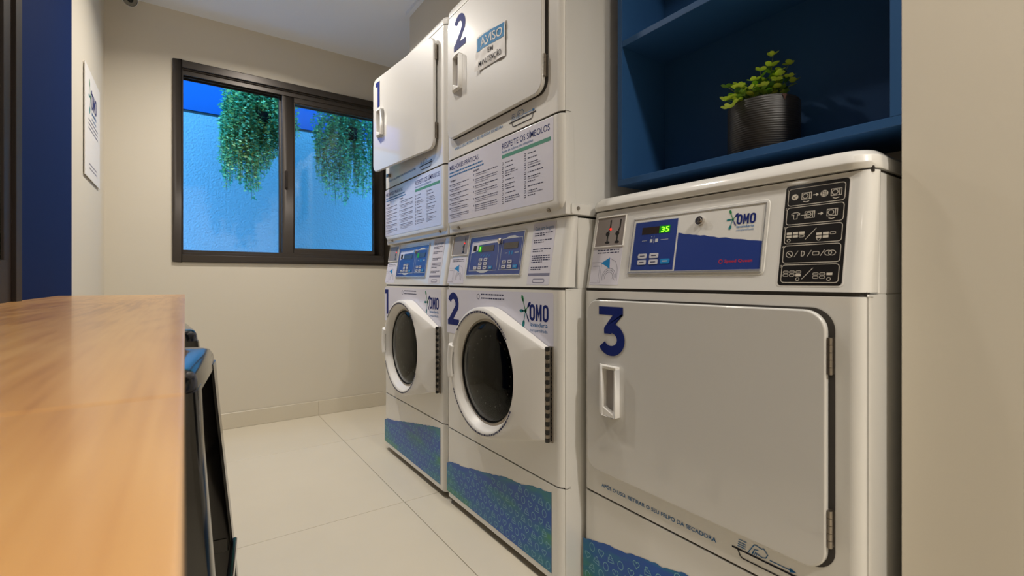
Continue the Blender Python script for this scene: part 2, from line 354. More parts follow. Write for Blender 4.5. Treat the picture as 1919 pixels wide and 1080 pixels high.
b = MB(M['darkalu']); b.box(-2.2, 4.0, 3.715, 3.765, 2.60, 2.68); b.box(-2.0, -1.95, 3.715, 3.765, 0, 2.60); b.box(3.75, 3.80, 3.715, 3.765, 0, 2.60); struct(b, 'trim_4', 'courtyard rail the plants hang from')
def hanging_plant(cx, cy, ztop, prof, label, seed, n):
    rng = random.Random(seed)
    t = thing('hanging_plant', (cx, cy, ztop), label, 'plant', 'trailing plants outside the window')
    b = MB(M['rubber']); fr = Fr((cx, cy, ztop), (1, 0, 0), (0, 1, 0))
    seg = 18
    rings = [(.03, -.08), (.055, -.065), (.065, 0), (.07, .01), (.06, .01), (.055, -.02)]
    vs = [(cx+r*math.cos(a*2*math.pi/seg), cy+r*math.sin(a*2*math.pi/seg), ztop+z) for r, z in rings for a in range(seg)]
    b.add(vs, [(i*seg+a, i*seg+(a+1) % seg, (i+1)*seg+(a+1) % seg, (i+1)*seg+a) for i in range(len(rings)-1) for a in range(seg)]+[tuple(range(seg)), tuple(range(len(vs)-seg, len(vs)))])
    for a in range(3):
        q = a*2*math.pi/3; b.tube([(cx+.065*math.cos(q), cy+.065*math.sin(q), ztop), (cx, cy, 2.60)], .0015, seg=4)
    b.build('hanging_basket', t)
    st = MB(M['stem']); lf = MB(M['ivya'], M['ivyb'], M['ivyc'])
    x0, x1 = prof[0][0], prof[-1][0]
    for k in range(n):
        x = rng.uniform(x0, x1)
        for (a, za), (c, zc) in zip(prof, prof[1:]):
            if a <= x <= c: zb = za+(zc-za)*(x-a)/(c-a)
        yo = rng.gauss(0, .055); full = rng.random()**.45
        ztop2 = ztop+rng.uniform(-.02, .34); zend = ztop2+(zb-ztop2)*full
        ox = cx+(x-cx)*.35; pts = []
        m_ = 9
        for i in range(m_):
            f = i/(m_-1); pts.append(Vector((ox+(x-ox)*min(1, f*2.4)+math.sin(f*9+k)*.007, cy+yo*min(1, f*2.2)+math.cos(f*7+k)*.007, ztop2+(zend-ztop2)*f**1.15+.05*math.sin(min(1, f*3)*3.14))))
        st.tube(pts, .0012, seg=3)
        L = sum((pts[i+1]-pts[i]).length for i in range(m_-1)); nl = int(L/.014)
        tone = rng.random()
        for i in range(nl):
            f = (i+rng.random())/nl*(m_-1); q = min(int(f), m_-2); p = pts[q].lerp(pts[q+1], f-q)
            a = rng.uniform(0, 6.28); d = Vector((math.cos(a), math.sin(a), rng.uniform(-.9, .3))).normalized(); sz = rng.uniform(.017, .031)
            sd = d.cross(Vector((rng.uniform(-.5, .5), rng.uniform(-.5, .5), 1))).normalized(); up = sd.cross(d)
            vs = [p, p+d*sz*.45+sd*sz*.42+up*sz*.08, p+d*sz, p+d*sz*.45-sd*sz*.42+up*sz*.08]
            r = rng.random()*.6+tone*.4
            lf.add(vs, [(0, 1, 2), (0, 2, 3)], 'ivya' if r > .68 else 'ivyb' if r > .34 else 'ivyc')
    s = st.build('stems', t, smooth=0); s['kind'] = 'stuff'; s = lf.build('foliage', t, smooth=0); s['kind'] = 'stuff'
hanging_plant(.44, 3.74, 2.02, [(.20, 1.62), (.235, 1.46), (.27, 1.55), (.33, 1.47), (.37, 1.38), (.42, 1.46), (.50, 1.66), (.58, 1.80), (.66, 1.86)],
              'green trailing plant hanging outside the open left half of the window', 3, 420)
hanging_plant(1.06, 3.74, 2.02, [(.80, 1.62), (.85, 1.46), (.92, 1.50), (1.0, 1.40), (1.06, 1.50), (1.13, 1.52), (1.20, 1.44), (1.26, 1.6), (1.3, 1.75)],
              'green trailing plant seen through the glass of the right sash', 5, 210)

# ------------------------------------------------------------------ laundry machines
def plan(x0, yL, yR, r, xb, seg=5, inset=0):
    """front outline of a cabinet piece seen from above, back edge at xb"""
    x0 += inset; out = [(xb, yL)]
    for i in range(seg+1):
        a = math.pi/2*i/seg; out.append((x0+r-r*math.sin(a), yL-r+r*math.cos(a)))
    for i in range(seg+1):
        a = math.pi/2*i/seg; out.append((x0+r-r*math.cos(a), yR+r-r*math.sin(a)))
    out.append((xb, yR)); return out
def loft(name, parent, layers, bevel=.002, m='enamel', seg=2):
    b = MB(M[m]); k = len(layers[0][0]); vs = [(x, y, z) for pl, z in layers for x, y in pl]
    fs = [tuple(range(k)), tuple(range((len(layers)-1)*k, len(layers)*k))]
    for l in range(len(layers)-1):
        fs += [(l*k+i, l*k+(i+1) % k, (l+1)*k+(i+1) % k, (l+1)*k+i) for i in range(k)]
    b.add(vs, fs); return b.build(name, parent, bevel=bevel, seg=seg, smooth=40)
def digit(b, fr, s, t, h, d, m='navyprint', n=.0009):
    k = h/.123; w = .025*k
    def P(L): return [(s+x*k, t+y*k) for x, y in L]
    if d == '1':
        b.ribbon(fr, P([(.0325, .0), (.0325, .123)]), w, n, m); b.ribbon(fr, P([(.0, .1125), (.035, .1125)]), .021*k, n+.0003, m)
    if d == '2':
        arc = [(.047+.031*math.cos(math.radians(a)), .079+.031*math.sin(math.radians(a))) for a in range(158, -38, -14)]
        b.ribbon(fr, P(arc+[(.022, .014), (.017, .0105)]), w, n, m); b.ribbon(fr, P([(.006, .011), (.093, .011)]), .022*k, n+.0003, m)
        b.prism(fr, P([(.005, .0), (.05, .0), (.052, .022), (.0455, .03), (.005, .018)]), n+.0004, n+.0006, m)
    if d == '3':
        b.ribbon(fr, P([(.006, .1125), (.088, .1125)]), .021*k, n, m)
        b.prism(fr, P([(.056, .104), (.088, .104), (.088, .108), (.054, .070), (.026, .070)]), n+.0001, n+.0003, m)
        b.prism(fr, P([(.025, .054), (.05, .054), (.05, .075), (.030, .074), (.025, .068)]), n+.0004, n+.0006, m)
        arc = [(.048+.0335*math.cos(math.radians(a)), .0405+.029*math.sin(math.radians(a))) for a in range(88, -160, -12)]
        b.ribbon(fr, P(arc), w, n+.0009, m)
def splash_logo(b, fr, s, t, k, n=.0009, small=False):
    """green and blue splash, then the letters"""
    c = (s, t)
    for ang, L, rr_, m in ((112, .040, .0055, 'greenlogo'), (182, .020, .005, 'tealprint'), (255, .040, .0065, 'tealprint'), (48, .026, .0055, 'navyprint'), (-62, .026, .003, 'navyprint')):
        a = math.radians(ang); e = (c[0]+math.cos(a)*L*k, c[1]+math.sin(a)*L*k)
        b.ribbon(fr, [c, e], .0032*k, n, m if ang != 48 else 'greenlogo')
        pts = []
        for i in range(10):
            q = i*2*math.pi/10; u = math.cos(q)*.011*k; v_ = math.sin(q)*rr_*k
            pts.append((e[0]+u*math.cos(a)-v_*math.sin(a), e[1]+u*math.sin(a)+v_*math.cos(a)))
        b.prism(fr, pts, n-.0003, n, m)
    b.disc(fr, c[0], c[1], .006*k, n-.0003, n, 'greenlogo', seg=8)
    # letters O M O as thick outlines
    x = s+.020*k; y = t-.027*k; h = .048*k
    for ch in 'OMO':
        if ch == 'O':
            wv = .026*k; b.ribbon(fr, rr(x+.004*k, x+wv-.004*k, y+.004*k, y+h-.004*k, .0088*k, 4), .0085*k, n, 'navyprint', closed=True)
        else:
            wv = .027*k
            for q in (.004, .023): b.ribbon(fr, [(x+q*k, y), (x+q*k, y+h)], .0085*k, n, 'navyprint')
            b.ribbon(fr, [(x+.004*k, y+h*.97), (x+.0135*k, y+h*.32), (x+.023*k, y+h*.97)], .0075*k, n+.0001, 'navyprint')
        x += wv+.0045*k
    b.text(fr, s+.021*k, y-.0165*k, .0175*k, 'lavanderia', 'blueprint', n, bold=.012, width=.082*k)
    b.text(fr, s+.021*k, y-.0315*k, .0135*k, 'compartilhada', 'blueprint', n, bold=.0, width=.082*k)
def tub_hand(b, fr, s, t, k, n=.0009):
    """hand scraping lint from the filter tray"""
    def P(L): return [(s+x*k, t+y*k) for x, y in L]
    b.ribbon(fr, P([(0, .0), (.145, .0)]), .0038*k, n, 'blackprint')
    b.ribbon(fr, P([(.014, -.001), (.020, -.014), (.026, -.017), (.120, -.017), (.126, -.014), (.132, -.001)]), .0027*k, n, 'blackprint')
    b.ribbon(fr, P([(.038, .003), (.052, .026), (.058, .027), (.068, .024), (.073, .027), (.082, .017), (.078, .009), (.070, .006), (.058, .009), (.054, .011)]), .0019*k, n, 'blueprint')
    b.ribbon(fr, P([(.048, .006), (.053, .016), (.062, .018)]), .0017*k, n, 'blueprint')
    for q in (.048, .052, .056): b.ribbon(fr, P([(q, .003), (q+.003, .010)]), .0014*k, n, 'blueprint')
    for i, y in enumerate((.007, .012, .017, .023)): b.ribbon(fr, P([(.013+.001*i, y), (.032+.001*i, y)]), .0017*k, n, 'blueprint')
    b.ribbon(fr, P([(.086, .008), (.130, .008)]), .0018*k, n, 'blueprint')
    b.prism(fr, P([(.128, .0035), (.140, .008), (.128, .0125)]), n-.0003, n, 'blueprint')
def torn_sticker(parent, fr, s0, s1, z0, zl, zr, seed):
    rng = random.Random(seed); N = 90; top = []
    for i in range(N+1):
        f = i/N; s = s0+(s1-s0)*f
        z = zl+(zr-zl)*f**.95+.006*noise.noise(Vector((s*9, seed, 0)))*1.6+.004*noise.noise(Vector((s*55, seed, 3)))
        top.append((s, z))
    b = MB(M['torn'])
    vs = []
    for s, z in top: vs += [fr.p(s, z0, .0007), fr.p(s, z, .0007)]
    b.add(vs, [(2*i, 2*i+2, 2*i+3, 2*i+1) for i in range(N)])
    o = b.build('printed_vinyl', parent, smooth=0); o['label'] = 'blue and green vinyl with a torn top edge and pale clothing icons'
    p = MB(M['icon']); step = .0335; row = 0; t = z0+.016
    while t < zr:
        s = s0+.018+(step/2 if row % 2 else 0); kcol = 0
        while s < s1-.012:
            f = (s-s0)/(s1-s0); zt = top[int(f*N)][1]
            if t < zt-.013:
                k = (row*2+kcol) % 3; r = .0105; a0 = rng.uniform(-.25, .25)
                if k == 0:
                    pts = [(r*.85*math.cos(q*math.pi/7), r*math.sin(q*math.pi/7)) for q in range(14)]
                elif k == 1:
                    pts = []
                    for q in range(16):
                        u = q*2*math.pi/16; x = 16*math.sin(u)**3/17; y = (13*math.cos(u)-5*math.cos(2*u)-2*math.cos(3*u)-math.cos(4*u))/17; pts.append((x*r, y*r))
                else:
                    pts = [(-r*.95, -r*.8), (r*.95, -r*.8), (r*.7, r*.25), (r*.35, r*.25), (r*.3, r*.9), (-r*.3, r*.9), (-r*.35, r*.25), (-r*.7, r*.25)]
                ca, sa = math.cos(a0), math.sin(a0)
                p.ribbon(fr, [(s+x*ca-y*sa, t+x*sa+y*ca) for x, y in pts], .0019, .0011, closed=True)
                if k == 2: p.ribbon(fr, [(s-r*.7, t-r*.15), (s+r*.7, t-r*.15)], .0016, .0011)
            s += step; kcol += 1
        t += .0275; row += 1
    p.build('icon_print', o, smooth=0)
def coin_recess(parent, fr, s0, s1, t0, t1, slots, red):
    b = MB(M['slotplate']); b.rect(fr, s0, s1, t0, t1, .0003, .0012)
    fo = MB(M['plastic'])
    for a in ((s0-.004, s0, t0-.002, t1+.003), (s1, s1+.003, t0-.002, t1+.003), (s0, s1, t1, t1+.003), (s0, s1, t0-.003, t0)): fo.rect(fr, a[0], a[1], a[2], a[3], .0, .004)
    o = b.build('coin_plate', parent, smooth=0); fo.build('surround', o, bevel=.0008, seg=1)
    z = MB(M['slot']); hh = t1-t0
    for q in slots:
        z.ribbon(fr, [(q, t0+.01), (q, t0+hh*.45), (q+.006, t0+hh*.62), (q+.006, t1-.008)], .0042, .0018); z.disc(fr, q-.001, t0+hh*.42, .0065, .0013, .002, seg=10); z.disc(fr, q+.001, t0+.010, .008, .0013, .0019, seg=10, ry=.0035)
    z.build('coin_slot', o, smooth=0)
    r = MB(M['redled']); r.disc(fr, red, t0+hh*.58, .0030, .0021, .0028, seg=8); r.build('indicator_light', o, smooth=0)
def coin_sticker(parent, fr, s0, s1, t0, t1):
    b = MB(M['paper']); b.rrect(fr, s0, s1, t0, t1, .003, .0002, .0008)
    o = b.build('instruction_label', parent, smooth=0)
    d = MB(M['textdark']); w_ = s1-s0; h = t1-t0; rng = random.Random(3)
    for i, t in enumerate((.91, .84)): wordlines(d, fr, s0+w_*.16, s1-w_*.1, t0+h*t, .0028, 'textdark', rng)
    def P(L): return [(s0+x*w_, t0+y*h) for x, y in L]
    d.ribbon(fr, P([(.02, .6), (.36, .6), (.36, .05), (.02, .05)]), .0009, .001, 'textgrey'); d.ribbon(fr, P([(.06, .5), (.30, .5), (.30, .08)]), .0009, .001, 'textgrey')
    cx, cy = s0+w_*.66, t0+h*.2
    for r in (.024, .019, .014): d.ribbon(fr, [(cx+r*math.cos(math.radians(a)), cy+r*math.sin(math.radians(a))) for a in range(-20, 201, 20)], .0009, .001, 'textdark')
    d.prism(fr, P([(.34, .58), (.62, .72), (.66, .42), (.52, .5)]), .0008, .0011, 'keyblue')
    d.ribbon(fr, P([(.64, .7), (.84, .6), (.92, .42), (.94, .1)]), .0009, .001, 'textgrey')
    d.build('lettering', o, smooth=0)
def keys(b, fr, L, w_=.025, h=.0105):
    for s, t, c in L:
        b.rrect(fr, s-w_/2, s+w_/2, t-h/2, t+h/2, .002, .0034, .0046, 'key' if c == 0 else 'keyblue', seg=2)
        b.ribbon(fr, [(s-w_*.28, t), (s+w_*.28, t)], .0022, .0049, 'textdark' if c == 0 else 'panelline')
def bezel(parent, fr, s0, s1, t0, t1):
    b = MB(M['enamel'])
    w_ = .006
    b.prism(fr, rr(s0-w_, s1+w_, t0-w_, t1+w_, .01), -.0005, .0016, 'enamel')
    o = b.build('bezel', parent, bevel=.001, seg=1)
    c = MB(M['silver']); c.rect(fr, s0, s1, t0, t0+.005, .0016, .0050); c.rect(fr, s0-.001, s0+.002, t0, t1, .0016, .004); c.rect(fr, s1-.002, s1+.001, t0, t1, .0016, .004); c.rect(fr, s0, s1, t1-.002, t1, .0016, .004)
    c.build('silver_strip', o, bevel=.0005, seg=1)
    return o
def lock(parent, fr, s, t):
    b = MB(M['chrome']); b.disc(fr, s, t, .0095, .001, .010, seg=20); b.disc(fr, s, t, .0065, .010, .013, seg=16)
    b.rect(fr, s-.001, s+.001, t-.004, t+.004, .013, .0133, 'slot'); b.build('lock', parent, bevel=.0008, seg=1)
def machine_base(t, X, yL, yR, z0=.025, top=1.03):
    b = MB(M['enamel']); b.box(X+.013, 1.53, yR+.0008, yL-.0008, z0, .832); b.box(X+.058, 1.53, yR+.0008, yL-.0008, .832, top)
    o = b.build('cabinet', t, bevel=.002, seg=1)
    for y in (yL-.05, yR+.05):
        for x in (X+.06, 1.46):
            f = MB(M['rubber']); fr = Fr((x, y, 0), (1, 0, 0), (0, 1, 0)); f.disc(fr, 0, 0, .022, 0, .012, seg=14); f.disc(fr, 0, 0, .008, .012, z0+.005, 'steel', seg=8); f.build('foot', t)
    return o
def plates_z(t, X, yL, yR, z0, z1, name, r=.024, m='enamel', bev=.003):
    return loft(name, t, [(plan(X, yL, yR, r, X+.0125), z0), (plan(X, yL, yR, r, X+.0125), z1)], bevel=bev, m=m)
def gapfill(t, X, yL, yR, z0, z1):
    b = MB(M['gap']); pl = plan(X+.004, yL-.003, yR+.003, .02, X+.0125); k = len(pl)
    b.add([(x, y, z0) for x, y in pl]+[(x, y, z1) for x, y in pl], [tuple(range(k)), tuple(range(k, 2*k))]+[(i, (i+1) % k, k+(i+1) % k, k+i) for i in range(k)])
    b.build('seam_strip', t, smooth=0)

def dryer_door(t, X, yL, z0, z1, s0, s1, open_deg=0, num='2', dnum=(.08, .0), hinges=()):
    """door hinged on its right edge; returned objects live in a pivot at the hinge"""
    fr = Fr((X, yL, 0), (0, -1, 0), (0, 0, 1))
    if open_deg:
        a = math.radians(open_deg); hy = yL-s1; W = s1-s0
        fr = Fr((X-.004, hy, 0), (math.sin(a), -math.cos(a), 0), (0, 0, 1)); fr.O = fr.O-fr.u*s1
    b = MB(M['enameld']); b.prism(fr, rr(s0, s1, z0, z1, .036, 8), .0025, .0165)
    d = b.build('door', t, bevel=.004, seg=3, smooth=40)
    # pull handle: pocket frame
    h0, h1, hz0, hz1 = s0+.050, s0+.117, z1-.290, z1-.164
    h = MB(M['plastic'])
    def wedge(sa, sb, na, nb, ta, tb):
        vs = [fr.p(sa, ta, .0160), fr.p(sb, ta, .0160), fr.p(sb, ta, .0165+nb), fr.p(sa, ta, .0165+na), fr.p(sa, tb, .0160), fr.p(sb, tb, .0160), fr.p(sb, tb, .0165+nb), fr.p(sa, tb, .0165+na)]
        h.add(vs, [(0, 1, 2, 3), (4, 7, 6, 5), (0, 4, 5, 1), (1, 5, 6, 2), (2, 6, 7, 3), (3, 7, 4, 0)])
    wedge(h0, h0+.022, .004, .016, hz0, hz1)
    wedge(h0+.022, h1, .016, .016, hz1-.008, hz1)
    wedge(h1-.006, h1, .016, .016, hz0, hz1-.008)
    vs = [fr.p(h0+.022, hz0+.022, .0165), fr.p(h0+.022, hz0, .0165), fr.p(h1-.006, hz0, .0165), fr.p(h0+.022, hz0+.022, .0325), fr.p(h0+.022, hz0, .0325), fr.p(h1-.006, hz0, .0325), fr.p(h1-.006, hz0+.006, .0165), fr.p(h1-.006, hz0+.006, .0325)]
    h.add(vs, [(0, 1, 2, 6), (3, 7, 5, 4), (1, 4, 5, 2), (0, 6, 7, 3), (0, 3, 4, 1), (2, 5, 7, 6)])
    hd = h.build('handle', d, bevel=.0015, seg=2)
    p = MB(mat('recess_shade_grey', (165, 160, 158), .5)); p.rect(fr, h0+.021, h1-.005, hz0+.002, hz1-.006, .0166, .0172); p.build('pocket', d, smooth=0)  # pocket floor greyed, the shade of the recess put into its colour
    n_ = MB(M['navyprint'])
    dh = .123
    digit(n_, fr, s0+dnum[0], z1-dnum[1]-dh, dh, num, n=.0172); n_.build('numeral', d, smooth=0)
    if not open_deg:
        g = MB(M['gap']); g.prism(fr, rr(s0-.0025, s1+.0085, z0-.002, z1+.0035, .038, 8), .0004, .0014); g.build('door_gap_shade', t, smooth=0)  # dark sheet painted in for the shaded gap around the door
    else:
        g = MB(M['darksteel']); f0 = Fr((X, yL, 0), (0, -1, 0), (0, 0, 1)); g.prism(f0, rr(s0+.04, s1-.04, z0+.03, z1-.03, .03, 8), .0004, .002); g.build('drum_opening', t, smooth=0)
        st = MB(M['steel']); st.rect(f0, s0+.015, s0+.045, z0-.018, z0-.002, .0004, .012); st.build('door_catch', t, bevel=.001, seg=1)
    for q in hinges:
        b = MB(M['steel']); f0 = Fr((X, yL, 0), (0, -1, 0), (0, 0, 1)); b.rect(f0, s1-.001, s1+.0075, q-.031, q+.031, .0016, .003)
        for i in range(5):
            zz = q-.031+i*.0126; c = f0.p(s1+.0040, 0, .0105); b.tube([(c.x, c.y, zz), (c.x, c.y, zz+.0118)], .0040, seg=8)
        b.rect(f0, s1-.0004, s1+.0012, q-.031, q+.031, .003, .012); b.build('hinge', t)
    return d, fr

def washer(yL, yR, num, label):
    X = .835; t = thing('washing_machine', (X, (yL+yR)/2, 0), label, 'washing machine', 'washers under the stacked dryers')
    machine_base(t, X, yL, yR)
    plates_z(t, X, yL, yR, .025, .288, 'lower_panel'); plates_z(t, X, yL, yR, .292, .829, 'front_panel')
    gapfill(t, X, yL, yR, .287, .293); gapfill(t, X, yL, yR, .828, .837)
    con = loft('console', t, [(plan(X, yL, yR, .024, X+.045), .836), (plan(X+.032, yL, yR, .024, X+.045+.012), 1.033)], bevel=.003)
    fr = Fr((X, yL, 0), (0, -1, 0), (0, 0, 1)); fc = Fr((X, yL, .835), (0, -1, 0), (.032, 0, .198))
    # white vinyl + prints on the front panel
    b = MB(M['lav']); b.rrect(fr, .004, .648, .655, .821, .008, .0003, .0007); v = b.build('front_vinyl', t, smooth=0)
    p = MB(M['navyprint']); digit(p, fr, .010, .688, .123, num) if num == '2' else digit(p, fr, .012, .688, .123, num)
    splash_logo(p, fr, .519, .765, 1.0); rng = random.Random(9)
    p.ribbon(fr, [(.243+.009*math.cos(a*.7), .800+.009*math.sin(a*.7)) for a in range(9)], .0018, .0009, 'textdark', closed=True)
    wordlines(p, fr, .262, .40, .806, .0045, 'textdark', rng); wordlines(p, fr, .262, .41, .793, .0045, 'textdark', rng)
    p.build('lettering', v, smooth=0)
    torn_sticker(t, fr, .004, .640, .043, .150, .270, 11+int(num))
    # ---- door
    cy, cz, R = yL-.334, .557, .212; hy = yL-.637; hz0, hz1 = .413, .667
    # convex hull outline (circle + two hinge corners) in (s', z)
    pts = [(R*math.cos(a*math.pi/90), R*math.sin(a*math.pi/90)) for a in range(180)]+[(cy-hy, hz0-cz), (cy-hy, hz1-cz)]
    pts = sorted(pts); lo, up = [], []
    cr = lambda o, a, c: (a[0]-o[0])*(c[1]-o[1])-(a[1]-o[1])*(c[0]-o[0])
    for q in pts:
        while len(lo) > 1 and cr(lo[-2], lo[-1], q) <= 0: lo.pop()
        lo.append(q)
    for q in reversed(pts):
        while len(up) > 1 and cr(up[-2], up[-1], q) <= 0: up.pop()
        up.append(q)
    hull = lo[:-1]+up[:-1]
    N = 120; angs = [i*2*math.pi/N for i in range(N)]
    for ca in (math.atan2(hz0-cz, cy-hy) % (2*math.pi), math.atan2(hz1-cz, cy-hy)):
        j = min(range(N), key=lambda i: abs((angs[i]-ca+math.pi) % (2*math.pi)-math.pi)); angs[j] = ca
    rho = []
    for a in angs:
        d = (math.cos(a), math.sin(a)); best = 0
        for i in range(len(hull)):
            p0, p1 = hull[i], hull[(i+1) % len(hull)]; ex, ey = p1[0]-p0[0], p1[1]-p0[1]; den = d[0]*ey-d[1]*ex
            if abs(den) < 1e-12: continue
            tt = (p0[0]*ey-p0[1]*ex)/den; uu = (p0[0]*d[1]-p0[1]*d[0])/den
            if tt > 0 and -1e-6 <= uu <= 1+1e-6: best = max(best, tt)
        rho.append(best)
    def nf(s_):                 # how far the face stands out, less towards the hinge
        return .050-.027*min(1, max(0, (s_-.12)/.18))
    # rings: radius function, depth function
    rings = []
    rings.append([(r, .002) for r in rho])
    rings.append([(r, nf(r*math.cos(a))-.010) for r, a in zip(rho, angs)])
    rings.append([(r-.002, nf(r*math.cos(a))-.004) for r, a in zip(rho, angs)])
    rings.append([(r-.007, nf(r*math.cos(a))-.0005) for r, a in zip(rho, angs)])
    rings.append([(.192+(r-.192)*.35, nf((.192+(r-.192)*.35)*math.cos(a))+.001) for r, a in zip(rho, angs)])
    rings.append([(.189, .048) for a in angs]); rings.append([(.186, .045) for a in angs])
    rings.append([(.176, .026) for a in angs]); rings.append([(.173, .022) for a in angs]); rings.append([(.173, .004) for a in angs])
    b = MB(M['plastic']); vs = [fr.p(cy and (yL-cy)+r*math.cos(a), cz+r*math.sin(a), n) for rg in rings for (r, n), a in zip(rg, angs)]
    b.add(vs, [(i*N+k, i*N+(k+1) % N, (i+1)*N+(k+1) % N, (i+1)*N+k) for i in range(len(rings)-1) for k in range(N)])
    door = b.build('door', t, smooth=35)
    sc_ = yL-cy
    # gasket ring and glass bowl
    g = MB(M['steel']); 
    for r0, r1, n0, n1, m_ in ((.1735, .165, .022, .0235, 'steel'), (.165, .158, .0235, .016, 'rubber')):
        vs = [fr.p(sc_+r*math.cos(a), cz+r*math.sin(a), n) for r, n in ((r0, n0), (r1, n1)) for a in angs]
        g.add(vs, [(k, (k+1) % N, N+(k+1) % N, N+k) for k in range(N)], m_)
    g.build('glass_rim', door, smooth=60)
    gl = MB(M['doorglass']); K = 48; prof = [(.164, .018), (.155, .024), (.13, .030), (.09, .034), (.045, .036), (.001, .0365), (.001, .031), (.045, .0305), (.09, .0285), (.13, .0245), (.155, .018), (.163, .012), (.164, .018)]
    vs = [fr.p(sc_+r*math.cos(a*2*math.pi/K), cz+r*math.sin(a*2*math.pi/K), n) for r, n in prof for a in range(K)]
    gl.add(vs, [(i*K+k, i*K+(k+1) % K, (i+1)*K+(k+1) % K, (i+1)*K+k) for i in range(len(prof)-1) for k in range(K)])
    gl.build('glass', door, smooth=60)
    # drum seen through the glass (shallow dark bowl in front of the cabinet face)
    dr = MB(M['darksteel']); prof = [(.170, .006), (.15, .0045), (.10, .003), (.001, .0025)]
    vs = [fr.p(sc_+r*math.cos(a*2*math.pi/K), cz+r*math.sin(a*2*math.pi/K), n) for r, n in prof for a in range(K)]
    dr.add(vs, [(i*K+k, i*K+(k+1) % K, (i+1)*K+(k+1) % K, (i+1)*K+k) for i in range(len(prof)-1) for k in range(K)], 'drumblack')
    for a in (80, 200, 320):
        q = math.radians(a); dr.ribbon(fr, [(sc_+.04*math.cos(q), cz+.04*math.sin(q)), (sc_+.15*math.cos(q), cz+.15*math.sin(q))], .03, .0075, 'rubber')
    for a in range(24):
        q = math.radians(a*15); dr.disc(fr, sc_+.115*math.cos(q), cz+.115*math.sin(q), .003, .006, .007, 'steel', seg=6)
    dr.build('drum', t, smooth=60)
    # grip on the left
    h = MB(M['plastic']); A = [math.radians(x) for x in range(162, 197, 3)]
    prof = [(.190, .049), (.193, .056), (.206, .060), (.219, .056), (.224, .046), (.224, .004), (.212, .004)]
    vs = [fr.p(sc_+r*math.cos(a), cz+r*math.sin(a)+.005, n) for r, n in prof for a in A]; k = len(A)
    h.add(vs, [(i*k+j, i*k+j+1, (i+1)*k+j+1, (i+1)*k+j) for i in range(len(prof)-1) for j in range(k-1)]+[tuple(i*k for i in range(len(prof))), tuple(i*k+k-1 for i in range(len(prof)))])
    h.build('handle', door, bevel=.0015, seg=1, smooth=50)
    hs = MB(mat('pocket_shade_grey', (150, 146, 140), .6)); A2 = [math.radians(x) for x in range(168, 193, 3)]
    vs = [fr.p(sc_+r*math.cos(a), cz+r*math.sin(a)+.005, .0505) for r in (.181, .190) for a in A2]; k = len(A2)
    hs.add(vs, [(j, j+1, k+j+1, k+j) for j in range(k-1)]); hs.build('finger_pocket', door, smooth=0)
    # ring of printed text
    tx = MB(M['textdark']); rng = random.Random(4)
    for a0, a1 in ((38, 140), (205, 335)):
        a = a0
        while a < a1:
            da = rng.uniform(1.0, 3.2)
            q0, q1 = math.radians(a), math.radians(a+da); nn = .0515
            tx.add([fr.p(sc_+r*math.cos(q), cz+r*math.sin(q), nn) for r, q in ((.1945, q0), (.1945, q1), (.2005, q1), (.2005, q0))], [(0, 1, 2, 3)]); a += da+.7
    tx.build('ring_lettering', door, smooth=0)
    # piano hinge
    hg = MB(M['steel']); sh = .637
    hg.rect(fr, sh-.004, sh+.012, hz0-.006, hz1+.006, .0012, .005)
    i = 0; z = hz0-.004
    c = fr.p(sh+.002, 0, .014)
    while z < hz1:
        hg.tube([(c.x, c.y, z), (c.x, c.y, z+.010)], .0065, 'steel' if i % 2 else 'darksteel', seg=8)
        hg.disc(fr, sh+.008, z+.005, .0022, .005, .0065, 'slot', seg=6); z += .0115; i += 1
    hg.build('hinge', t)
    # ---- console details
    coin_recess(t, fc, .012, .132, .118, .192, (.098,), .102)
    coin_sticker(t, fc, .003, .130, .010, .108)
    bz = bezel(t, fc, .148, .484, .036, .178)
    b = MB(M['panelblue']); b.rect(fc, .150, .482, .041, .176, .0016, .0026, 'panelblue')
    for a in (((.165, .055), (.165, .130), (.170, .160), (.335, .160), (.345, .118), (.345, .055)), ((.362, .055), (.362, .158), (.474, .158), (.474, .055))):
        b.ribbon(fc, a, .0016, .003, 'panelline', closed=True)
    b.prism(fc, [(.165, .118), (.165, .157), (.330, .157), (.330, .150), (.215, .147), (.212, .128)], .0026, .0031, 'lav')
    b.prism(fc, [(.215, .055), (.300, .055), (.272, .047), (.244, .047)], .0026, .0031, 'panelline')
    b.prism(fc, [(.375, .158), (.455, .158), (.430, .166), (.402, .166)], .0026, .0031, 'panelline')
    b.rect(fc, .215, .315, .122, .142, .0031, .0037, 'led'); b.rect(fc, .375, .455, .124, .144, .0031, .0037, 'led')
    if num == '2':
        b.rect(fc, .214, .238, .121, .143, .0037, .0041, 'ledglow'); b.ribbon(fc, [(.226, .125), (.226, .139)], .003, .0043, 'ledon')
    else:
        b.rect(fc, .373, .392, .123, .145, .0037, .0041, 'ledglow')
    b.rect(fc, .178, .200, .126, .146, .0031, .0034, 'blackprint')
    for i in range(4): b.ribbon(fc, [(.235+i*.018, .103), (.243+i*.018, .112)], .0025, .003, 'keyblue')
    b.ribbon(fc, [(.385, .110), (.400, .110)], .002, .003, 'panelline'); b.ribbon(fc, [(.440, .110), (.462, .110)], .002, .003, 'panelline')
    b.ribbon(fc, [(.412, .104), (.412, .116)], .006, .003, 'keyblue'); b.ribbon(fc, [(.426, .104), (.426, .116)], .006, .003, 'keyblue')
    pn = b.build('control_panel', bz, smooth=0)
    kb = MB(M['key']); keys(kb, fc, [(.238, .093, 0), (.272, .093, 0), (.238, .079, 0), (.272, .079, 0), (.206, .065, 0), (.238, .065, 0), (.272, .065, 0), (.308, .065, 1), (.388, .081, 0), (.420, .081, 0), (.388, .065, 0), (.420, .065, 0), (.452, .065, 1)], .022)
    kb.build('keypad', pn, smooth=0)
    lock(t, fc, .352, .152)
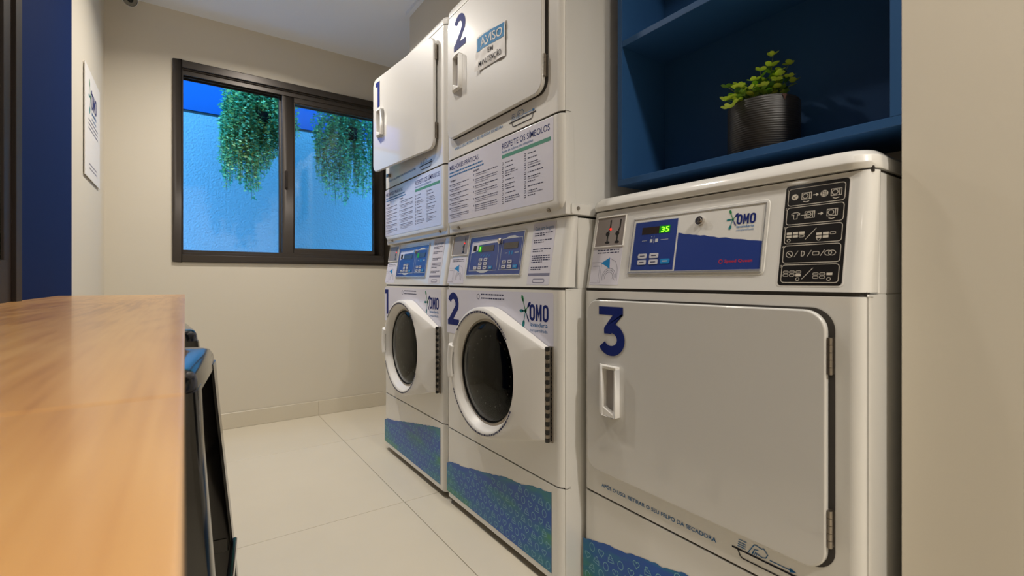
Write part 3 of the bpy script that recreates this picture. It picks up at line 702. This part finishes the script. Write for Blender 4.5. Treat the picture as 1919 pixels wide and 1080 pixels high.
    b = MB(M['paper']); b.rrect(fc, .522, .626, .008, .194, .003, .0002, .0009, 'paper'); o = b.build('instruction_label', t, smooth=0)
    d = MB(M['textdark']); rng = random.Random(12); d.text(fc, .532, .171, .017, 'Guia para adesão' if False else 'Guia para lavagem', 'blueprint', .0011, width=.084)
    for t_, n_ in ((.160, 2), (.139, 2), (.112, 2), (.092, 4), (.058, 2)):
        for i in range(n_): wordlines(d, fc, .532, .616, t_-i*.0062, .0030, 'textdark', rng, .0011, 1 if i < n_-1 else .6)
    d.rect(fc, .524, .624, .034, .042, .0009, .0011, 'textgrey'); d.rrect(fc, .548, .604, .013, .026, .006, .0009, .0011, 'textgrey'); d.rrect(fc, .551, .601, .0155, .0235, .004, .0011, .0012, 'paper'); d.build('lettering', o, smooth=0)
    return t

def stacked_dryer(yL, yR, num, label, open_deg=0):
    X = .835; t = thing('tumble_dryer', (X, (yL+yR)/2, 1.04), label, 'dryer', 'dryers stacked on washers')
    b = MB(M['enamel']); b.box(X+.013, 1.53, yR+.0008, yL-.0008, 1.036, 1.880); b.build('cabinet', t, bevel=.004, seg=2)
    # lower panel with undercut foot
    loft('lower_panel', t, [(plan(X+.022, yL, yR, .024, X+.05), 1.0365), (plan(X, yL, yR, .024, X+.05), 1.073), (plan(X, yL, yR, .024, X+.0125+.03), 1.3125)], bevel=.003)
    gapfill(t, X, yL, yR, 1.311, 1.319)
    plates_z(t, X, yL, yR, 1.3175, 1.861, 'front_panel'); gapfill(t, X, yL, yR, 1.860, 1.865)
    loft('lid', t, [(plan(X, yL, yR, .024, 1.53), 1.8645), (plan(X, yL, yR, .024, 1.53), 1.882), (plan(X+.006, yL-.006, yR+.006, .024, 1.524), 1.895), (plan(X+.018, yL-.018, yR+.018, .02, 1.51), 1.900)], bevel=.002)
    d, fdoor = dryer_door(t, X, yL, 1.386, 1.838, .040, .617, open_deg, num, (.05, .015) if num == '2' else (.032, .022), hinges=(1.458, 1.772))
    fr = Fr((X, yL, 0), (0, -1, 0), (0, 0, 1))
    p = MB(M['blueprint']); p.text(fr, .072, 1.345, .0125, 'APÓS O USO, RETIRAR O SEU FELPO DA SECADORA', 'blueprint', bold=.008, width=.325)
    tub_hand(p, fr, .433, 1.347, .94); p.build('lettering', t, smooth=0)
    b = MB(M['lav']); b.rrect(fr, .016, .648, 1.077, 1.309, .004, .0003, .0008); v = b.build('instruction_vinyl', t, smooth=0)
    p = MB(M['textdark']); rng = random.Random(6)
    p.text(fr, .028, 1.276, .0235, 'MELHORES PRÁTICAS', 'navyprint', .0011, bold=.004, width=.215)
    wordlines(p, fr, .028, .270, 1.262, .0050, 'blueprint', rng, .0011); wordlines(p, fr, .028, .285, 1.250, .0050, 'blueprint', rng, .0011)
    p.text(fr, .391, 1.275, .0265, 'RESPEITE OS SÍMBOLOS', 'navyprint', .0011, bold=.004, width=.240)
    p.text(fr, .391, 1.262, .0125, 'Antes de colocar nas máquinas', 'blueprint', .0011, width=.165)
    p.rect(fr, .391, .637, 1.245, 1.256, .0008, .0011, 'greenprint')
    p.text(fr, .035, 1.230, .012, 'Secagem', 'textdark', .0011, bold=.012); p.text(fr, .208, 1.238, .012, 'Lavagem', 'textdark', .0011, bold=.012)
    z = 1.217
    for g in range(7):
        p.rect(fr, .030, .034, z-.002, z+.004, .0008, .0011, 'textdark')
        n_ = (2, 2, 2, 2, 2, 3, 3)[g]
        for i in range(n_): wordlines(p, fr, .042, .175, z-i*.0066, .0027, 'textgrey' if i else 'textdark', rng, .0011, 1 if i < n_-1 else .55)
        z -= n_*.0066+.0045
    z = 1.226
    for g in range(6):
        p.rect(fr, .208, .212, z-.002, z+.004, .0008, .0011, 'textdark')
        n_ = (2, 3, 2, 3, 3, 4)[g]
        for i in range(n_): wordlines(p, fr, .220, .365, z-i*.0066, .0027, 'textgrey' if i else 'textdark', rng, .0011, 1 if i < n_-1 else .6)
        z -= n_*.0066+.0045
    for c0, c1, zz in ((.391, .49, 1.228), (.512, .61, 1.230)):
        z = zz
        for g in range(10):
            p.rrect(fr, c0, c0+.009, z-.004, z+.005, .002, .0008, .0011, 'textdark', seg=1)
            p.rect(fr, c0+.002, c0+.007, z-.002, z+.003, .0011, .0012, 'lav')
            n_ = 1+(g % 3 == 2)
            for i in range(n_): wordlines(p, fr, c0+.018, c1, z-i*.0062, .0027, 'textdark' if not i else 'textgrey', rng, .0011, rng.uniform(.45, 1))
            z -= .0138
    p.build('lettering', v, smooth=0)
    for s_ in (.080, .615):
        q = MB(M['steel']); f2 = Fr((X+.011, yL, 1.055), (0, -1, 0), (-.022, 0, .0365)); q.disc(f2, s_, 0, .0065, .0, .004, seg=10); q.rect(f2, s_-.004, s_+.004, -.0007, .0007, .004, .0043, 'slot'); q.build('screw', t)
    # bracket on the side
    f3 = Fr((X, yR+.0008, 0), (1, 0, 0), (0, 0, 1))
    q = MB(M['enamel']); q.rrect(f3, .030, .100, 1.037, 1.068, .006, 0, .006); br = q.build('side_bracket', t, bevel=.002)
    q = MB(M['steel']); q.disc(f3, .052, 1.054, .005, .006, .009, seg=10); q.build('screw', br)
    return t

washer(2.345, 1.662, '1', 'front-loading washer number 1, next to the window wall')
washer(1.652, .967, '2', 'front-loading washer number 2, between washer 1 and the free-standing dryer')
stacked_dryer(2.345, 1.662, '1', 'upper dryer number 1 with its door ajar, beside the window', 5.3)
stacked_dryer(1.652, .967, '2', 'upper dryer number 2 with a maintenance notice on its closed door')

def single_dryer():
    X, yL, yR = .900, .957, .299
    t = thing('tumble_dryer', (X, (yL+yR)/2, 0), 'low free-standing dryer number 3 under the blue shelf', 'dryer')
    machine_base(t, X, yL, yR, top=1.04)
    plates_z(t, X, yL, yR, .025, .2855, 'lower_panel'); plates_z(t, X, yL, yR, .2905, .828, 'front_panel')
    gapfill(t, X, yL, yR, .284, .292); gapfill(t, X, yL, yR, .827, .837)
    loft('console', t, [(plan(X, yL, yR, .024, X+.05), .8355), (plan(X+.039, yL, yR, .024, X+.062), 1.042)], bevel=.003)
    b = MB(M['gap']); b.box(X+.045, 1.5, yR+.004, yL-.004, 1.038, 1.048); b.build('seam_strip', t, smooth=0)
    r = .04
    loft('lid', t, [(plan(X+.030, yL+.004, yR-.002, r, 1.53), 1.0445), (plan(X+.026, yL+.004, yR-.002, r, 1.53), 1.055), (plan(X+.030, yL+.003, yR, r, 1.53), 1.068), (plan(X+.040, yL-.008, yR+.010, r, 1.52), 1.0785), (plan(X+.060, yL-.03, yR+.03, r, 1.50), 1.080)], bevel=.0015)
    fr = Fr((X, yL, 0), (0, -1, 0), (0, 0, 1)); fc = Fr((X, yL, .835), (0, -1, 0), (.039, 0, .205))
    dryer_door(t, X, yL, .360, .805, .033, .606, 0, '3', (.040, .016), hinges=(.728, .437))
    p = MB(M['blueprint']); p.text(fr, .073, .3145, .0125, 'APÓS O USO, RETIRAR O SEU FELPO DA SECADORA', 'blueprint', bold=.010, width=.325)
    tub_hand(p, fr, .432, .324, .86); p.build('lettering', t, smooth=0)
    torn_sticker(t, fr, .003, .640, .040, .150, .270, 23)
    coin_recess(t, fc, .027, .126, .113, .192, (.070, .104), .078)
    coin_sticker(t, fc, .024, .127, .009, .110)
    bz = bezel(t, fc, .157, .486, .037, .176)
    b = MB(M['panelblue']); b.rect(fc, .159, .484, .042, .174, .0016, .0022, 'enamel')
    N = 40; vs = []
    for i in range(N+1):
        f = i/N; s = .291+(.484-.291)*f; z = .131-.033*f**.9+.0012*noise.noise(Vector((s*60, 0, 0)))*2; vs += [fc.p(s, .042, .0027), fc.p(s, z, .0027)]
    b.add(vs, [(2*i, 2*i+2, 2*i+3, 2*i+1) for i in range(N)], 'panelblue')
    b.rect(fc, .163, .288, .044, .167, .0022, .0028, 'panelline'); b.rect(fc, .1645, .2865, .0455, .1655, .0028, .0033, 'panelblue')
    b.rect(fc, .187, .268, .134, .1515, .0033, .0037, 'led'); b.rect(fc, .238, .268, .134, .1515, .0037, .0039, 'ledglow')
    b.text(fc, .2425, .1365, .0175, '35', 'ledon', .0042, bold=.015, width=.022)
    for a, c in ((.190, .205), (.245, .266)): b.ribbon(fc, [(a, .118), (c, .118)], .001, .0036, 'panelline')
    b.ribbon(fc, [(.225, .111), (.225, .129)], .0009, .0036, 'panelline'); b.rect(fc, .214, .221, .113, .121, .0033, .0036, 'panelline'); b.rect(fc, .229, .237, .113, .121, .0033, .0036, 'panelline'); b.disc(fc, .218, .127, .0014, .0033, .0036, 'panelline', seg=6)
    b.disc(fc, .183, .080, .0012, .0033, .0036, 'panelline', seg=6)
    b.ribbon(fc, [(.402+.004*math.cos(a*.8), .060+.004*math.sin(a*.8)) for a in range(8)], .0014, .003, 'red', closed=True)
    b.text(fc, .410, .0575, .0085, 'Speed Queen', 'red', .0029, bold=.015, width=.058)
    pn = b.build('control_panel', bz, smooth=0)
    lg = MB(M['navyprint']); splash_logo(lg, fc, .419, .148, .44, n=.0029); lg.build('logo', pn, smooth=0)
    kb = MB(M['key']); keys(kb, fc, [(.197, .0800, 0), (.231, .0800, 0), (.197, .0645, 0), (.231, .0645, 0), (.264, .0655, 1)], .025, .0115); kb.build('keypad', pn, smooth=0)
    lock(t, fc, .345, .152)
    # black pictogram label
    b = MB(M['plastic']); b.rrect(fc, .5165, .6255, .009, .2035, .007, .0001, .0006, 'plastic'); b.rrect(fc, .519, .623, .0115, .201, .006, .0006, .0011, 'black'); o = b.build('pictogram_label', t, smooth=0)
    d = MB(M['cream']); n = .0015
    for i in range(5):
        t1 = .194-i*.0362; t0 = t1-.0325; d.ribbon(fc, rr(.5245, .6175, t0, t1, .005, 3), .0011, n, closed=True)
        d.text(fc, .5215, t1-.004, .006, str(i+1), 'cream', n); cy = (t0+t1)/2
        def wm(s_, k=1):
            d.ribbon(fc, [(s_-.008, cy-.006), (s_+.008, cy-.006), (s_+.008, cy+.006), (s_-.008, cy+.006)], .0010, n, closed=True)
            d.ribbon(fc, [(s_-.002+.0045*math.cos(a*.63), cy+.0045*math.sin(a*.63)) for a in range(10)], .0010, n, closed=True)
            d.ribbon(fc, [(s_+.005, cy-.006), (s_+.005, cy+.006)], .0012, n)
        def arrow(s_): d.ribbon(fc, [(s_-.004, cy), (s_+.002, cy)], .0014, n); d.prism(fc, [(s_+.001, cy-.003), (s_+.005, cy), (s_+.001, cy+.003)], n-.0002, n)
        def swoosh(s_): d.ribbon(fc, [(s_-.005, cy-.010), (s_, cy-.0115), (s_+.005, cy-.010)], .0012, n)
        if i == 0:
            d.disc(fc, .536, cy, .0058, n-.0002, n); d.ribbon(fc, [(.532, cy-.003), (.540, cy+.003)], .001, n+.0002, 'black'); d.ribbon(fc, [(.532, cy+.002), (.538, cy-.004)], .001, n+.0002, 'black')
            wm(.556); swoosh(.556); arrow(.571); d.disc(fc, .585, cy, .0062, n-.0002, n)
            for q in range(-1, 2): d.ribbon(fc, [(.580, cy+q*.003), (.590, cy+q*.003)], .0006, n+.0002, 'black'); d.ribbon(fc, [(.585+q*.003, cy-.005), (.585+q*.003, cy+.005)], .0006, n+.0002, 'black')
            wm(.604); swoosh(.604)
        elif i == 1:
            d.ribbon(fc, [(x+.540, cy+y) for x, y in ((-.003, -.006), (.003, -.006), (.003, .002), (.0065, .001), (.007, .004), (.003, .006), (-.003, .006), (-.007, .004), (-.0065, .001), (-.003, .002))], .001, n, closed=True)
            d.ribbon(fc, [(.549, cy), (.565, cy)], .001, n); wm(.564); arrow(.581); wm(.600); swoosh(.600)
        elif i in (2, 4):
            for gx, last in ((.532, 0), (.582, 1)):
                for a in range(3):
                    for c in range(2):
                        if last and a == 2 and c == 1: continue
                        s_ = gx+a*.0108; tt = cy+.001-c*.0058+(.002 if not last else -.002)
                        hollow = (i == 4) != (a == 2 and c == (0 if i == 2 and not last else 1 if not last else 0))
                        if i == 2: hollow = (a == 2 and (c == 1 or last))
                        if i == 4: hollow = not (a == 2 and (c == 1 or last))
                        if hollow: d.ribbon(fc, rr(s_-.0042, s_+.0042, tt-.002, tt+.002, .001, 1), .0008, n, closed=True)
                        else: d.rect(fc, s_-.0044, s_+.0044, tt-.0022, tt+.0022, n-.0002, n)
                s_ = gx+(.021 if i == 4 else 0); d.ribbon(fc, [(s_+.003*math.cos(a), cy-.010+.003*math.sin(a)) for a in range(6)], .0009, n, closed=True)
            d.ribbon(fc, [(.560, cy-.010), (.577, cy+.010)], .0010, n)
        else:
            d.ribbon(fc, [(.5355+.0058*math.cos(a*.63), cy+.0058*math.sin(a*.63)) for a in range(10)], .001, n, closed=True); d.ribbon(fc, [(.531, cy+.004), (.540, cy-.004)], .0012, n)
            for s_ in (.547, .569, .590): d.ribbon(fc, [(s_-.003, cy-.005), (s_+.003, cy+.006)], .0009, n)
            d.ribbon(fc, [(.556, cy-.004), (.556, cy+.005), (.560, cy+.004), (.561, cy), (.559, cy-.004)], .0012, n, closed=True)
            d.ribbon(fc, rr(.5745, .5845, cy-.003, cy+.003, .0012, 1), .001, n, closed=True)
            for q in (.599, .605): d.ribbon(fc, [(q+.0055*math.cos(a*.7), cy+.0045*math.sin(a*.7)) for a in range(9)], .001, n, closed=True)
    d.build('pictograms', o, smooth=0)
    return t
single_dryer()

# maintenance notice taped on dryer 2
f = Fr((.835-.0172, 1.652, 0), (0, -1, 0), (0, 0, 1))
nt_ = thing('notice', (.817, 1.30, 1.56), 'crumpled blue and white paper notice taped to upper dryer door 2', 'notice')
def paperpt(a, c):
    s = .262+(.440-.262)*a-.004*(1-c); t = 1.565+(1.680-1.565)*c-.010*a+.004*math.sin(a*5)*(c)
    n = .0015+.0035*abs(noise.noise(Vector((a*3, c*3, 2))))*2+.010*max(0, .18-a)*max(0, .3-c)*12
    return f.p(s, t, n)
def sheet(a0, a1, c0, c1, N, K, off, m, b):
    vs = [paperpt(a0+(a1-a0)*i/N, c0+(c1-c0)*j/K)+f.n*off for i in range(N+1) for j in range(K+1)]
    b.add(vs, [(i*(K+1)+j, (i+1)*(K+1)+j, (i+1)*(K+1)+j+1, i*(K+1)+j+1) for i in range(N) for j in range(K)], m)
b = MB(M['white']); sheet(0, 1, 0, 1, 16, 10, 0, 'white', b); b.build('sheet', nt_, smooth=60)
b = MB(M['avisoblue']); sheet(.04, .96, .56, .95, 14, 5, .0006, 'avisoblue', b); b.build('header', nt_, smooth=60)
class PF:
    def p(s_, a, c, n=0): return paperpt(a, c)+f.n*n
pf = PF(); pf.n = f.n
b = MB(M['blackprint']); b.text(pf, .17, .635, .34, 'AVISO', 'white', .0012, bold=.008, width=.74)
b.text(pf, .42, .36, .20, 'EM', 'blackprint', .0012, bold=.004, width=.17); b.text(pf, .12, .10, .22, 'MANUTENÇÃO', 'blackprint', .0012, bold=.004, width=.76)
b.build('lettering', nt_, smooth=0)

# ------------------------------------------------------------------ blue open shelf
sh = thing('wall_shelf', (XP, (YP+YSL)/2, 1.1165), 'navy blue open shelf unit hung above the low dryer', 'shelf')
XB = 1.17; TH = .0165
def board(name, x0, x1, y0, y1, z0, z1):
    b = MB(M['navy']); b.box(x0, x1, y0, y1, z0, z1); b.build(name, sh, bevel=.0008, seg=1, smooth=0)
board('bottom_panel', XP, XB, YP, YSL, 1.1165, 1.1165+TH)
board('side_panel', XP, XB, YP, YP+TH, 1.1165+TH, 2.19); board('side_panel', XP, XB, YSL-TH, YSL, 1.1165+TH, 2.19)
board('back_panel', XB, XB+.015, YP, YSL, 1.1165, 2.19)
for z in (1.496, 1.860): board('shelf_board', XP+.001, XB, YP+TH, YSL-TH, z, z+TH)
board('top_panel', XP, XB, YP, YSL, 2.19, 2.20)

# potted plant
PX, PY, PZ, PR, PH = 1.0765, .5545, 1.133, .0735, .118
pp = thing('potted_plant', (PX, PY, PZ), 'small green leafy plant in a ribbed black pot on the blue shelf', 'plant')
b = MB(M['pot']); seg = 48; rings = [(.001, 0), (PR-.002, 0), (PR, .003), (PR, PH-.004), (PR-.002, PH), (PR-.005, PH), (PR-.007, PH-.004), (PR-.008, PH-.03), (.001, PH-.03)]
vs = [(PX+r*math.cos(a*2*math.pi/seg), PY+r*math.sin(a*2*math.pi/seg), PZ+z) for r, z in rings for a in range(seg)]
b.add(vs, [(i*seg+a, i*seg+(a+1) % seg, (i+1)*seg+(a+1) % seg, (i+1)*seg+a) for i in range(len(rings)-1) for a in range(seg)]); b.build('pot', pp, smooth=40)
b = MB(M['soil']); vs = [(PX, PY, PZ+PH-.008)]+[(PX+.064*math.cos(a*.2618), PY+.064*math.sin(a*.2618), PZ+PH-.013) for a in range(24)]
b.add(vs, [(0, 1+a, 1+(a+1) % 24) for a in range(24)]); b.build('soil', pp)
Fd = Vector((.5696, .822, 0)); Rd = Vector((.822, -.5696, 0))
a = math.atan2(-.87, -.5); b = MB(mat('terracotta_chip', (62, 36, 28), .8)); 
c3 = [Vector((PX+(PR+.0006)*math.cos(a+q), PY+(PR+.0006)*math.sin(a+q), PZ+PH+z)) for q, z in ((-.08, -.001), (.08, -.001), (.0, -.014))]; c4 = [v+Vector((math.cos(a), math.sin(a), 0))*.0006 for v in c3]
b.add(c3+c4, [(0, 1, 2), (5, 4, 3), (0, 3, 4, 1), (1, 4, 5, 2), (2, 5, 3, 0)]); b.build('chip', pp, smooth=0)
rng = random.Random(21); leafmeshes = []
for nm in ('leafa', 'leafb', 'leafc'):
    b = MB(M[nm]); vs = []; prof = [(0, .0006), (.2, .28), (.5, .44), (.8, .34), (1, .0006)]
    for x, w_ in prof: vs += [(x, -w_, .10*w_+.08*x*x), (x, 0, -.02+.08*x*x), (x, w_, .10*w_+.08*x*x)]
    b.add(vs, [(i*3+j, i*3+3+j, i*3+4+j, i*3+1+j) for i in range(4) for j in range(2)])
    me = bpy.data.meshes.new('leaf'); me.from_pydata(b.v, [], b.f); me.materials.append(M[nm]); me.polygons.foreach_set('use_smooth', [True]*len(me.polygons)); leafmeshes.append(me)
base = Vector((PX, PY, PZ+PH-.012))
tips = [(.012, -.02, .106), (.004, -.03, .078), (.058, .0, .094), (.050, .02, .070), (.030, .0, .078), (.020, -.03, .066), (-.022, -.03, .066), (-.012, -.01, .050), (-.040, -.04, .040), (-.055, .0, .045),
        (-.070, .02, .050), (-.075, -.03, .028), (-.092, -.02, .004), (-.094, -.03, -.016), (-.082, -.01, .012), (.040, -.035, .050), (.056, -.02, .045), (.0, -.055, .035), (-.03, -.055, .022), (.02, .03, .06), (-.02, .03, .045), (-.05, -.045, .02), (-.062, -.02, .034), (.035, .02, .055), (.01, -.045, .05)]
sm = MB(M['stem']); nleaf = 0
def leaf(p, d, size, k):
    global nleaf
    o = bpy.data.objects.new('leaf', leafmeshes[k]); COL.objects.link(o); o.parent = pp
    d = d.normalized(); up = Vector((rng.uniform(-.4, .4), rng.uniform(-.4, .4), 1)); y = up.cross(d).normalized(); z = d.cross(y)
    mt = Matrix((d, y, z)).transposed().to_4x4(); mt = Matrix.Translation(p-pp.location) @ mt @ Matrix.Scale(size, 4)
    o.matrix_basis = mt; nleaf += 1
for ti, (q, pz, h) in enumerate(tips):
    tip = Vector((PX, PY, PZ+PH))+Rd*q+Fd*pz+Vector((0, 0, h)); root = base+Rd*q*.35+Fd*pz*.35
    if abs(q) > .07: mid = Vector((PX, PY, PZ+PH+.022))+Rd*q*.7+Fd*pz*.7
    else: mid = root.lerp(tip, .5)+Vector((0, 0, .008))-Rd*q*.1
    pts = [root*(1-u)**2+mid*2*u*(1-u)+tip*u*u for u in [i/7 for i in range(8)]]
    sm.tube(pts, .0011, seg=5, r2=.0006)
    nn = 4 if h > .03 else 4
    for i in range(nn):
        u = .42+.5*i/nn; f_ = u*7; k = int(f_); p = pts[k].lerp(pts[min(k+1, 7)], f_-k); a0 = i*1.57+ti
        for sg in (0, math.pi):
            d = Vector((math.cos(a0+sg), math.sin(a0+sg), rng.uniform(.1, .6))); leaf(p, d, rng.uniform(.012, .019), rng.choice((0, 1, 1, 2) if pz < .01 else (1, 2, 2)))
    for i in range(4):
        d = Vector((math.cos(i*1.57+ti), math.sin(i*1.57+ti), rng.uniform(.15, .5))); leaf(pts[-1], d, rng.uniform(.012, .018), 0 if pz < .01 else 1)
sm.build('stems', pp)

# ------------------------------------------------------------------ wooden counter
ct = thing('counter', (-.17, 1.0, .766), 'long glossy wooden counter top running along the left wall', 'counter')
for y0, y1 in ((.2485, 2.068), (-.45, .2475)):
    b = MB(M['wood']); b.box(XL+.0005, -.0005, y0, y1, .766, .806); b.build('board', ct, bevel=.0010, seg=2)
for y in (-.25, .5, 1.25, 1.95):
    b = MB(M['darkalu']); b.box(XL+.001, -.10, y-.015, y+.015, .756, .7655); b.box(XL+.001, XL+.012, y-.015, y+.015, .62, .756); b.build('bracket', ct, bevel=.001, seg=1)

# ------------------------------------------------------------------ stools
def stool(cx, cy, rz, label):
    t = thing('bar_stool', (cx, cy, 0), label, 'stool', rz=rz); H = .738; S = .142
    mt = Matrix.Translation((cx, cy, 0)) @ Matrix.Rotation(rz, 4, 'Z')
    def W(p): return mt @ Vector(p)
    b = MB(M['stool']); lay = []
    for s_, z, r in ((S+.006, H-.034, .034), (S+.004, H-.012, .034), (S-.001, H-.003, .033), (S-.010, H, .030), (S-.03, H-.001, .024), (S-.06, H-.004, .02)):
        lay.append([W((x, y, z)) for x, y in rr(-s_, s_, -s_, s_, r, 6)])
    k = len(lay[0]); vs = [v for l in lay for v in l]
    b.add(vs, [(i*k+j, i*k+(j+1) % k, (i+1)*k+(j+1) % k, (i+1)*k+j) for i in range(len(lay)-1) for j in range(k)]+[tuple(range((len(lay)-1)*k, len(lay)*k))])
    b.build('seat', t, smooth=50)
    for sx in (-1, 1):
        for sy in (-1, 1):
            b = MB(M['stool']); secs = []
            for z, off, w_ in ((H-.026, S+.006, .062), (H-.10, S+.011, .050), (.40, S+.031, .040), (.02, S+.062, .034)):
                o_ = off; r = .012
                pr = [(o_-w_, o_), (o_-r, o_), (o_-r*.3, o_-r*.3), (o_, o_-r), (o_, o_-w_), (o_-.004, o_-w_), (o_-.004, o_-r-.003), (o_-r*.6, o_-r*.6), (o_-r-.003, o_-.004), (o_-w_, o_-.004)]
                secs.append([W((sx*x, sy*y, z)) for x, y in pr])
            k = 10; vs = [v for l in secs for v in l]
            b.add(vs, [(i*k+j, i*k+(j+1) % k, (i+1)*k+(j+1) % k, (i+1)*k+j) for i in range(3) for j in range(k)]+[tuple(range(k)), tuple(range(3*k, 4*k))])
            lg = b.build('leg', t, smooth=35)
            f_ = MB(M['rubber']); c = W((sx*(S+.048), sy*(S+.048), 0)); f_.tube([(c.x, c.y, 0), (c.x, c.y, .022)], .02, seg=10); f_.build('foot', lg)
    e = S+.034
    for a_, c_ in (((-e, -e), (e, -e)), ((e, -e), (e, e)), ((e, e), (-e, e)), ((-e, e), (-e, -e))):
        b = MB(M['stool']); p0, p1 = Vector(a_+(0,)), Vector(c_+(0,)); d = (p1-p0).normalized(); nrm = Vector((-d.y, d.x, 0)); q0 = p0+d*.01; q1 = p1-d*.01
        vs = [W(q+nrm*o_+Vector((0, 0, z))) for q in (q0, q1) for o_ in (-.004, .006) for z in (.345, .372)]
        b.add(vs, [(0, 1, 3, 2), (4, 6, 7, 5), (0, 4, 5, 1), (2, 3, 7, 6), (0, 2, 6, 4), (1, 5, 7, 3)]); b.build('foot_rail', t, bevel=.002, seg=1)
    return t
stool(-.118, .885, math.radians(-7), 'glossy black metal stool nearest the camera, tucked under the counter edge')
stool(-.130, 1.475, math.radians(4), 'farther black metal stool, only its seat corner showing behind the nearer stool')

# ------------------------------------------------------------------ poster on the left wall
po = thing('poster', (XL, 2.76, 1.285), 'white rigid wall poster with small print, left of the window', 'poster')
f = Fr((XL, 2.555, 1.288), (0, 1, 0), (0, 0, 1))
b = MB(M['white']); b.rect(f, 0, .40, 0, .46, .004, .007); b.build('panel', po, bevel=.0006, seg=1)
b = MB(M['darkalu']);
for s_ in (.03, .37):
    for t_ in (.03, .43): b.disc(f, s_, t_, .006, 0, .0042, seg=8)
b.build('standoff', po)
b = MB(M['textdark']); rng = random.Random(8); splash_logo(b, f, .13, .35, 1.5, n=.0074)
for i in range(3): wordlines(b, f, .08, .33, .245-i*.018, .006, 'textgrey', rng, .0074)
for i in range(2): wordlines(b, f, .10, .31, .06-i*.018, .005, 'textgrey', rng, .0074)
b.build('lettering', po, smooth=0)

# ------------------------------------------------------------------ security camera
cc = thing('security_camera', (-.25, 3.0, 2.25), 'small white bullet security camera in the ceiling corner', 'camera')
c0 = Vector((-.2225, 2.965, 2.232)); dv = Vector((.10, -.88, -.42)).normalized()
b = MB(M['plastic']); P = []
for q, r in ((-.024, .029), (-.022, .0305), (.0, .031), (.085, .031), (.10, .025)): P.append((c0+dv*(-q-.0), r))
vs = []; seg = 24; a_ = dv.cross(Vector((0, 0, 1))).normalized(); u_ = a_.cross(dv)
for p, r in P: vs += [p+(a_*math.cos(k*2*math.pi/seg)+u_*math.sin(k*2*math.pi/seg))*r for k in range(seg)]
b.add(vs, [(i*seg+k, i*seg+(k+1) % seg, (i+1)*seg+(k+1) % seg, (i+1)*seg+k) for i in range(4) for k in range(seg)]+[tuple(range(4*seg, 5*seg))]); b.build('housing', cc)
b = MB(M['lens']); fl = Fr(c0+dv*.022, -a_, u_)
if fl.n.dot(dv) < 0: fl = Fr(c0+dv*.022, a_, u_)
b.disc(fl, 0, 0, .0268, -.004, .005, seg=24); b.disc(fl, 0, 0, .012, .005, .006, 'rubber', seg=16); b.build('lens', cc)
b = MB(M['plastic']); b.tube([c0-dv*.08, c0-dv*.08+Vector((-.03, 0, .04)), Vector((-.30, 3.06, ZC-.01))], .012, seg=10); fm = Fr((-.30, 3.06, ZC-.014), (1, 0, 0), (0, 1, 0)); b.disc(fm, 0, 0, .034, 0, .0138, seg=20); b.build('bracket', cc)

# ------------------------------------------------------------------ downlights
LL = ['round downlight above the blue shelf and dryer 3', 'round downlight above washer 2', 'round downlight nearest the window', 'unseen fill downlight added just behind the camera', 'unseen fill downlight added in the far left of the room behind the camera']
for x, y, p in LAMPS:
    t = thing('ceiling_light', (x, y, ZC), LL.pop(0), 'light', 'recessed downlights in the ceiling')
    fr = Fr((x, y, ZC), (1, 0, 0), (0, -1, 0)); b = MB(M['plastic']); seg = 28; vs = []
    for r, n in ((.058, .0002), (.058, .004), (.047, .005), (.045, .0002)): vs += [fr.p(r*math.cos(a*2*math.pi/seg), r*math.sin(a*2*math.pi/seg), n) for a in range(seg)]
    b.add(vs, [(i*seg+a, i*seg+(a+1) % seg, (i+1)*seg+(a+1) % seg, (i+1)*seg+a) for i in range(3) for a in range(seg)]); b.build('rim', t)
    b = MB(M['lamp']); b.disc(fr, 0, 0, .045, .0002, .002, seg=24); b.build('diffuser', t, smooth=0)
